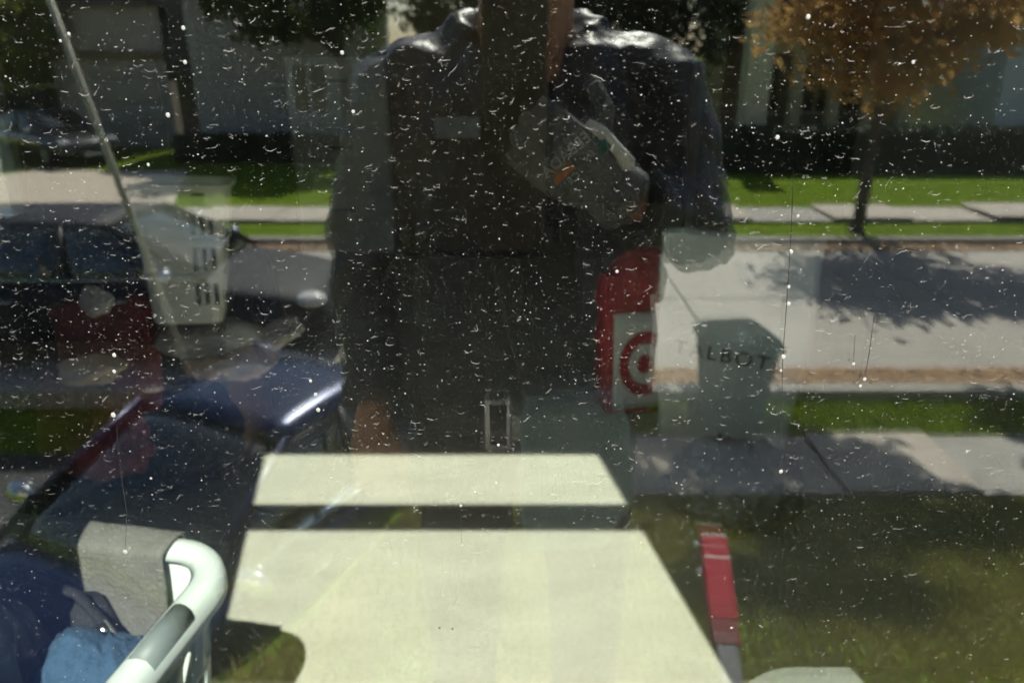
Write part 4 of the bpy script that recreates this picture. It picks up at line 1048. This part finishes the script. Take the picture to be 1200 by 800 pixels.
# ------------------------------------------------------------------ dried water marks, drops and streaks on the outer pane
def on_pane(px, py): 
    p = A(px, py, Y=0.0); return p
YG = -0.0004
def dens(z):                                                # more marks higher up
    return 0.35 + 0.65 * sstep(1.02, 1.2, z)
v, f = [], []
def strip(pts, wd):
    k = len(v)
    n_ = len(pts)
    for i, p in enumerate(pts):
        a_ = pts[max(i - 1, 0)]; b_ = pts[min(i + 1, n_ - 1)]
        d = Vector((b_[0] - a_[0], b_[1] - a_[1])); d = d.normalized() if d.length > 0 else Vector((1, 0))
        w2 = wd * (0.25 + 0.75 * math.sin(math.pi * (i + .5) / n_))
        v.append((p[0] - d.y * w2, YG, p[1] + d.x * w2)); v.append((p[0] + d.y * w2, YG, p[1] - d.x * w2))
        v.append((p[0], YG - w2 * .5, p[1]))
    for i in range(n_ - 1):
        a_ = k + 3 * i
        f.append((a_, a_ + 2, a_ + 5, a_ + 3)); f.append((a_ + 2, a_ + 1, a_ + 4, a_ + 5))
def mm(): return 0.001
zlo, zhi = WZ0 + .02, RZ0 - .02
cnt = 0
while cnt < 9500:                                           # curved residue of drops
    x, z = random.uniform(WX0, WX1), random.uniform(zlo, zhi)
    if random.random() > dens(z): continue
    if noise.noise(Vector((x * 6, z * 6, 21))) < random.uniform(-.9, .4) - .05: continue
    cnt += 1
    r = .0006 + .0025 * random.random() ** 2.4 * (.55 + .45 * dens(z))
    kind = random.random()
    a0 = RAD(-90) + random.gauss(0, .3); sp = random.uniform(.5, 1.25)
    if kind < .86:
        pts = []
        for i in range(8):
            a_ = a0 + sp * (2 * i / 7 - 1)
            rr = r * (1 + .25 * noise.noise(Vector((x * 900 + i * .7, z * 900, 0))))
            pts.append((x + rr * math.cos(a_) * 1.15, z + rr * math.sin(a_) * .75))
    else:
        ang = random.gauss(.35, .45); pts = []
        for i in range(6):
            s_ = r * 1.3 * (2 * i / 5 - 1); pts.append((x + s_ * math.cos(ang), z + s_ * math.sin(ang) + r * .35 * noise.noise(Vector((x * 700, z * 700, i * .8)))))
    wd_ = random.uniform(.00004, .00011) * (.6 + r / .004)
    if random.random() < .45 and r > .0014:                 # broken into two pieces
        strip(pts[:4], wd_); strip(pts[4:], wd_ * .7)
    else: strip(pts, wd_)
    for q_ in range(random.randint(0, 3)):                  # crumbs beside it
        g_ = random.choice(pts); strip([(g_[0] + random.gauss(0, r * .4), g_[1] + random.gauss(0, r * .4)) for e_ in range(2)], wd_ * .6)
cnt = 0
while cnt < 40000:                                          # fine specks
    x, z = random.uniform(WX0, WX1), random.uniform(zlo, zhi)
    if random.random() > (.25 + .75 * dens(z)): continue
    if noise.noise(Vector((x * 14, z * 14, 7))) < random.uniform(-.9, .35) - .1: continue
    cnt += 1
    r = .00009 + .00034 * random.random() ** 5
    e = random.uniform(.6, 1.8); a0 = random.random() * 6.28
    k = len(v); n_ = 6
    for i in range(n_):
        a_ = 2 * math.pi * i / n_
        u, q = r * e * math.cos(a_), r * math.sin(a_)
        v.append((x + u * math.cos(a0) - q * math.sin(a0), YG, z + u * math.sin(a0) + q * math.cos(a0)))
    v.append((x, YG - r * .5, z))
    for i in range(n_): f.append((k + i, k + (i + 1) % n_, k + n_))
for i in range(130000):                                      # dust
    x, z = random.uniform(WX0, WX1), random.uniform(zlo, zhi)
    if noise.noise(Vector((x * 9, z * 9, 3))) < random.uniform(-.8, .5): continue
    r = random.uniform(.00006, .00016); a0 = random.random() * 6.28; k = len(v)
    for q_ in range(3): v.append((x + r * math.cos(a0 + q_ * 2.1), YG, z + r * math.sin(a0 + q_ * 2.1)))
    f.append((k, k + 1, k + 2))
me = bpy.data.meshes.new('water_spots'); me.from_pydata(v, [], f)
tag(link('water_spots', me, M['spots']), 'dried water spots and dust specks covering the window glass', 'spots', kind='stuff')
# single beads of water
drop_me = MB().ball((0, 0, 0), (1, .45, 1.15), 12, 8)
beads = [(81, 40, 2.2), (71, 48, 1.8), (215, 33, 2.6), (217, 73, 2.6), (197, 135, 3), (174, 193, 2.2), (401, 62, 2.6), (414, 131, 2.4), (134, 416, 3.2), (134, 435, 3), (133, 486, 4), (364, 446, 2.6), (370, 462, 3), (373, 480, 3.4),
         (947, 20, 3), (1070, 73, 2.4), (911, 161, 3), (935, 253, 2.2), (927, 295, 3), (924, 336, 2.8), (924, 356, 3.2), (918, 418, 3.6), (915, 434, 2), (915, 552, 3.4), (1000, 426, 2.6), (1013, 444, 3), (1008, 452, 2.6),
         (177, 560, 2), (147, 646, 4), (584, 521, 2.4), (388, 560, 2.2), (581, 566, 2.2), (540, 592, 2.4), (541, 638, 2.2), (475, 633, 2.2), (464, 660, 2), (515, 735, 2), (530, 736, 2), (560, 736, 2), (857, 735, 2.2), (696, 662, 2), (723, 318, 2.4)]
first = None
for (px, py, r) in beads:
    p = on_pane(px, py)
    if first is None:
        first = drop_me.build('water_drop', M['drop'], None, smooth=True); o = first
    else:
        o = bpy.data.objects.new('water_drop', first.data); COL.objects.link(o)
    s_ = r * .00042
    o.location = (p.x, -.0002, p.z); o.scale = (s_, s_ * .6, s_)
    tag(o, 'tiny bead of water clinging to the dirty window glass', 'water drop', 'water drops on the glass')
for (pts, wd, lab) in (([(930, 200), (926, 290), (922, 350), (917, 420), (915, 552)], .00022, 'long water streak running down right of the white shopping bag'),
                   ([(1024, 370), (1019, 410), (1013, 444)], .0002, 'short water streak on the glass below the tree shade'),
                   ([(1002, 392), (1000, 426)], .00016, 'faint shorter streak left of another on the glass below the tree shade'),
                   ([(137, 490), (139, 530), (143, 560), (149, 600), (147, 645)], .0002, 'wavy dark streak over the blue car windshield'),
                   ([(540, 592), (541, 638)], .00012, 'thin streak across the dark band between the sunlit patches')):
    v, f = [], []
    strip([(on_pane(*q).x, on_pane(*q).z) for q in pts], wd)
    me = bpy.data.meshes.new('water_streak'); me.from_pydata(v, [], f)
    o = tag(link('water_streak', me, M['streak']), lab, 'streak', 'water streaks on the glass')
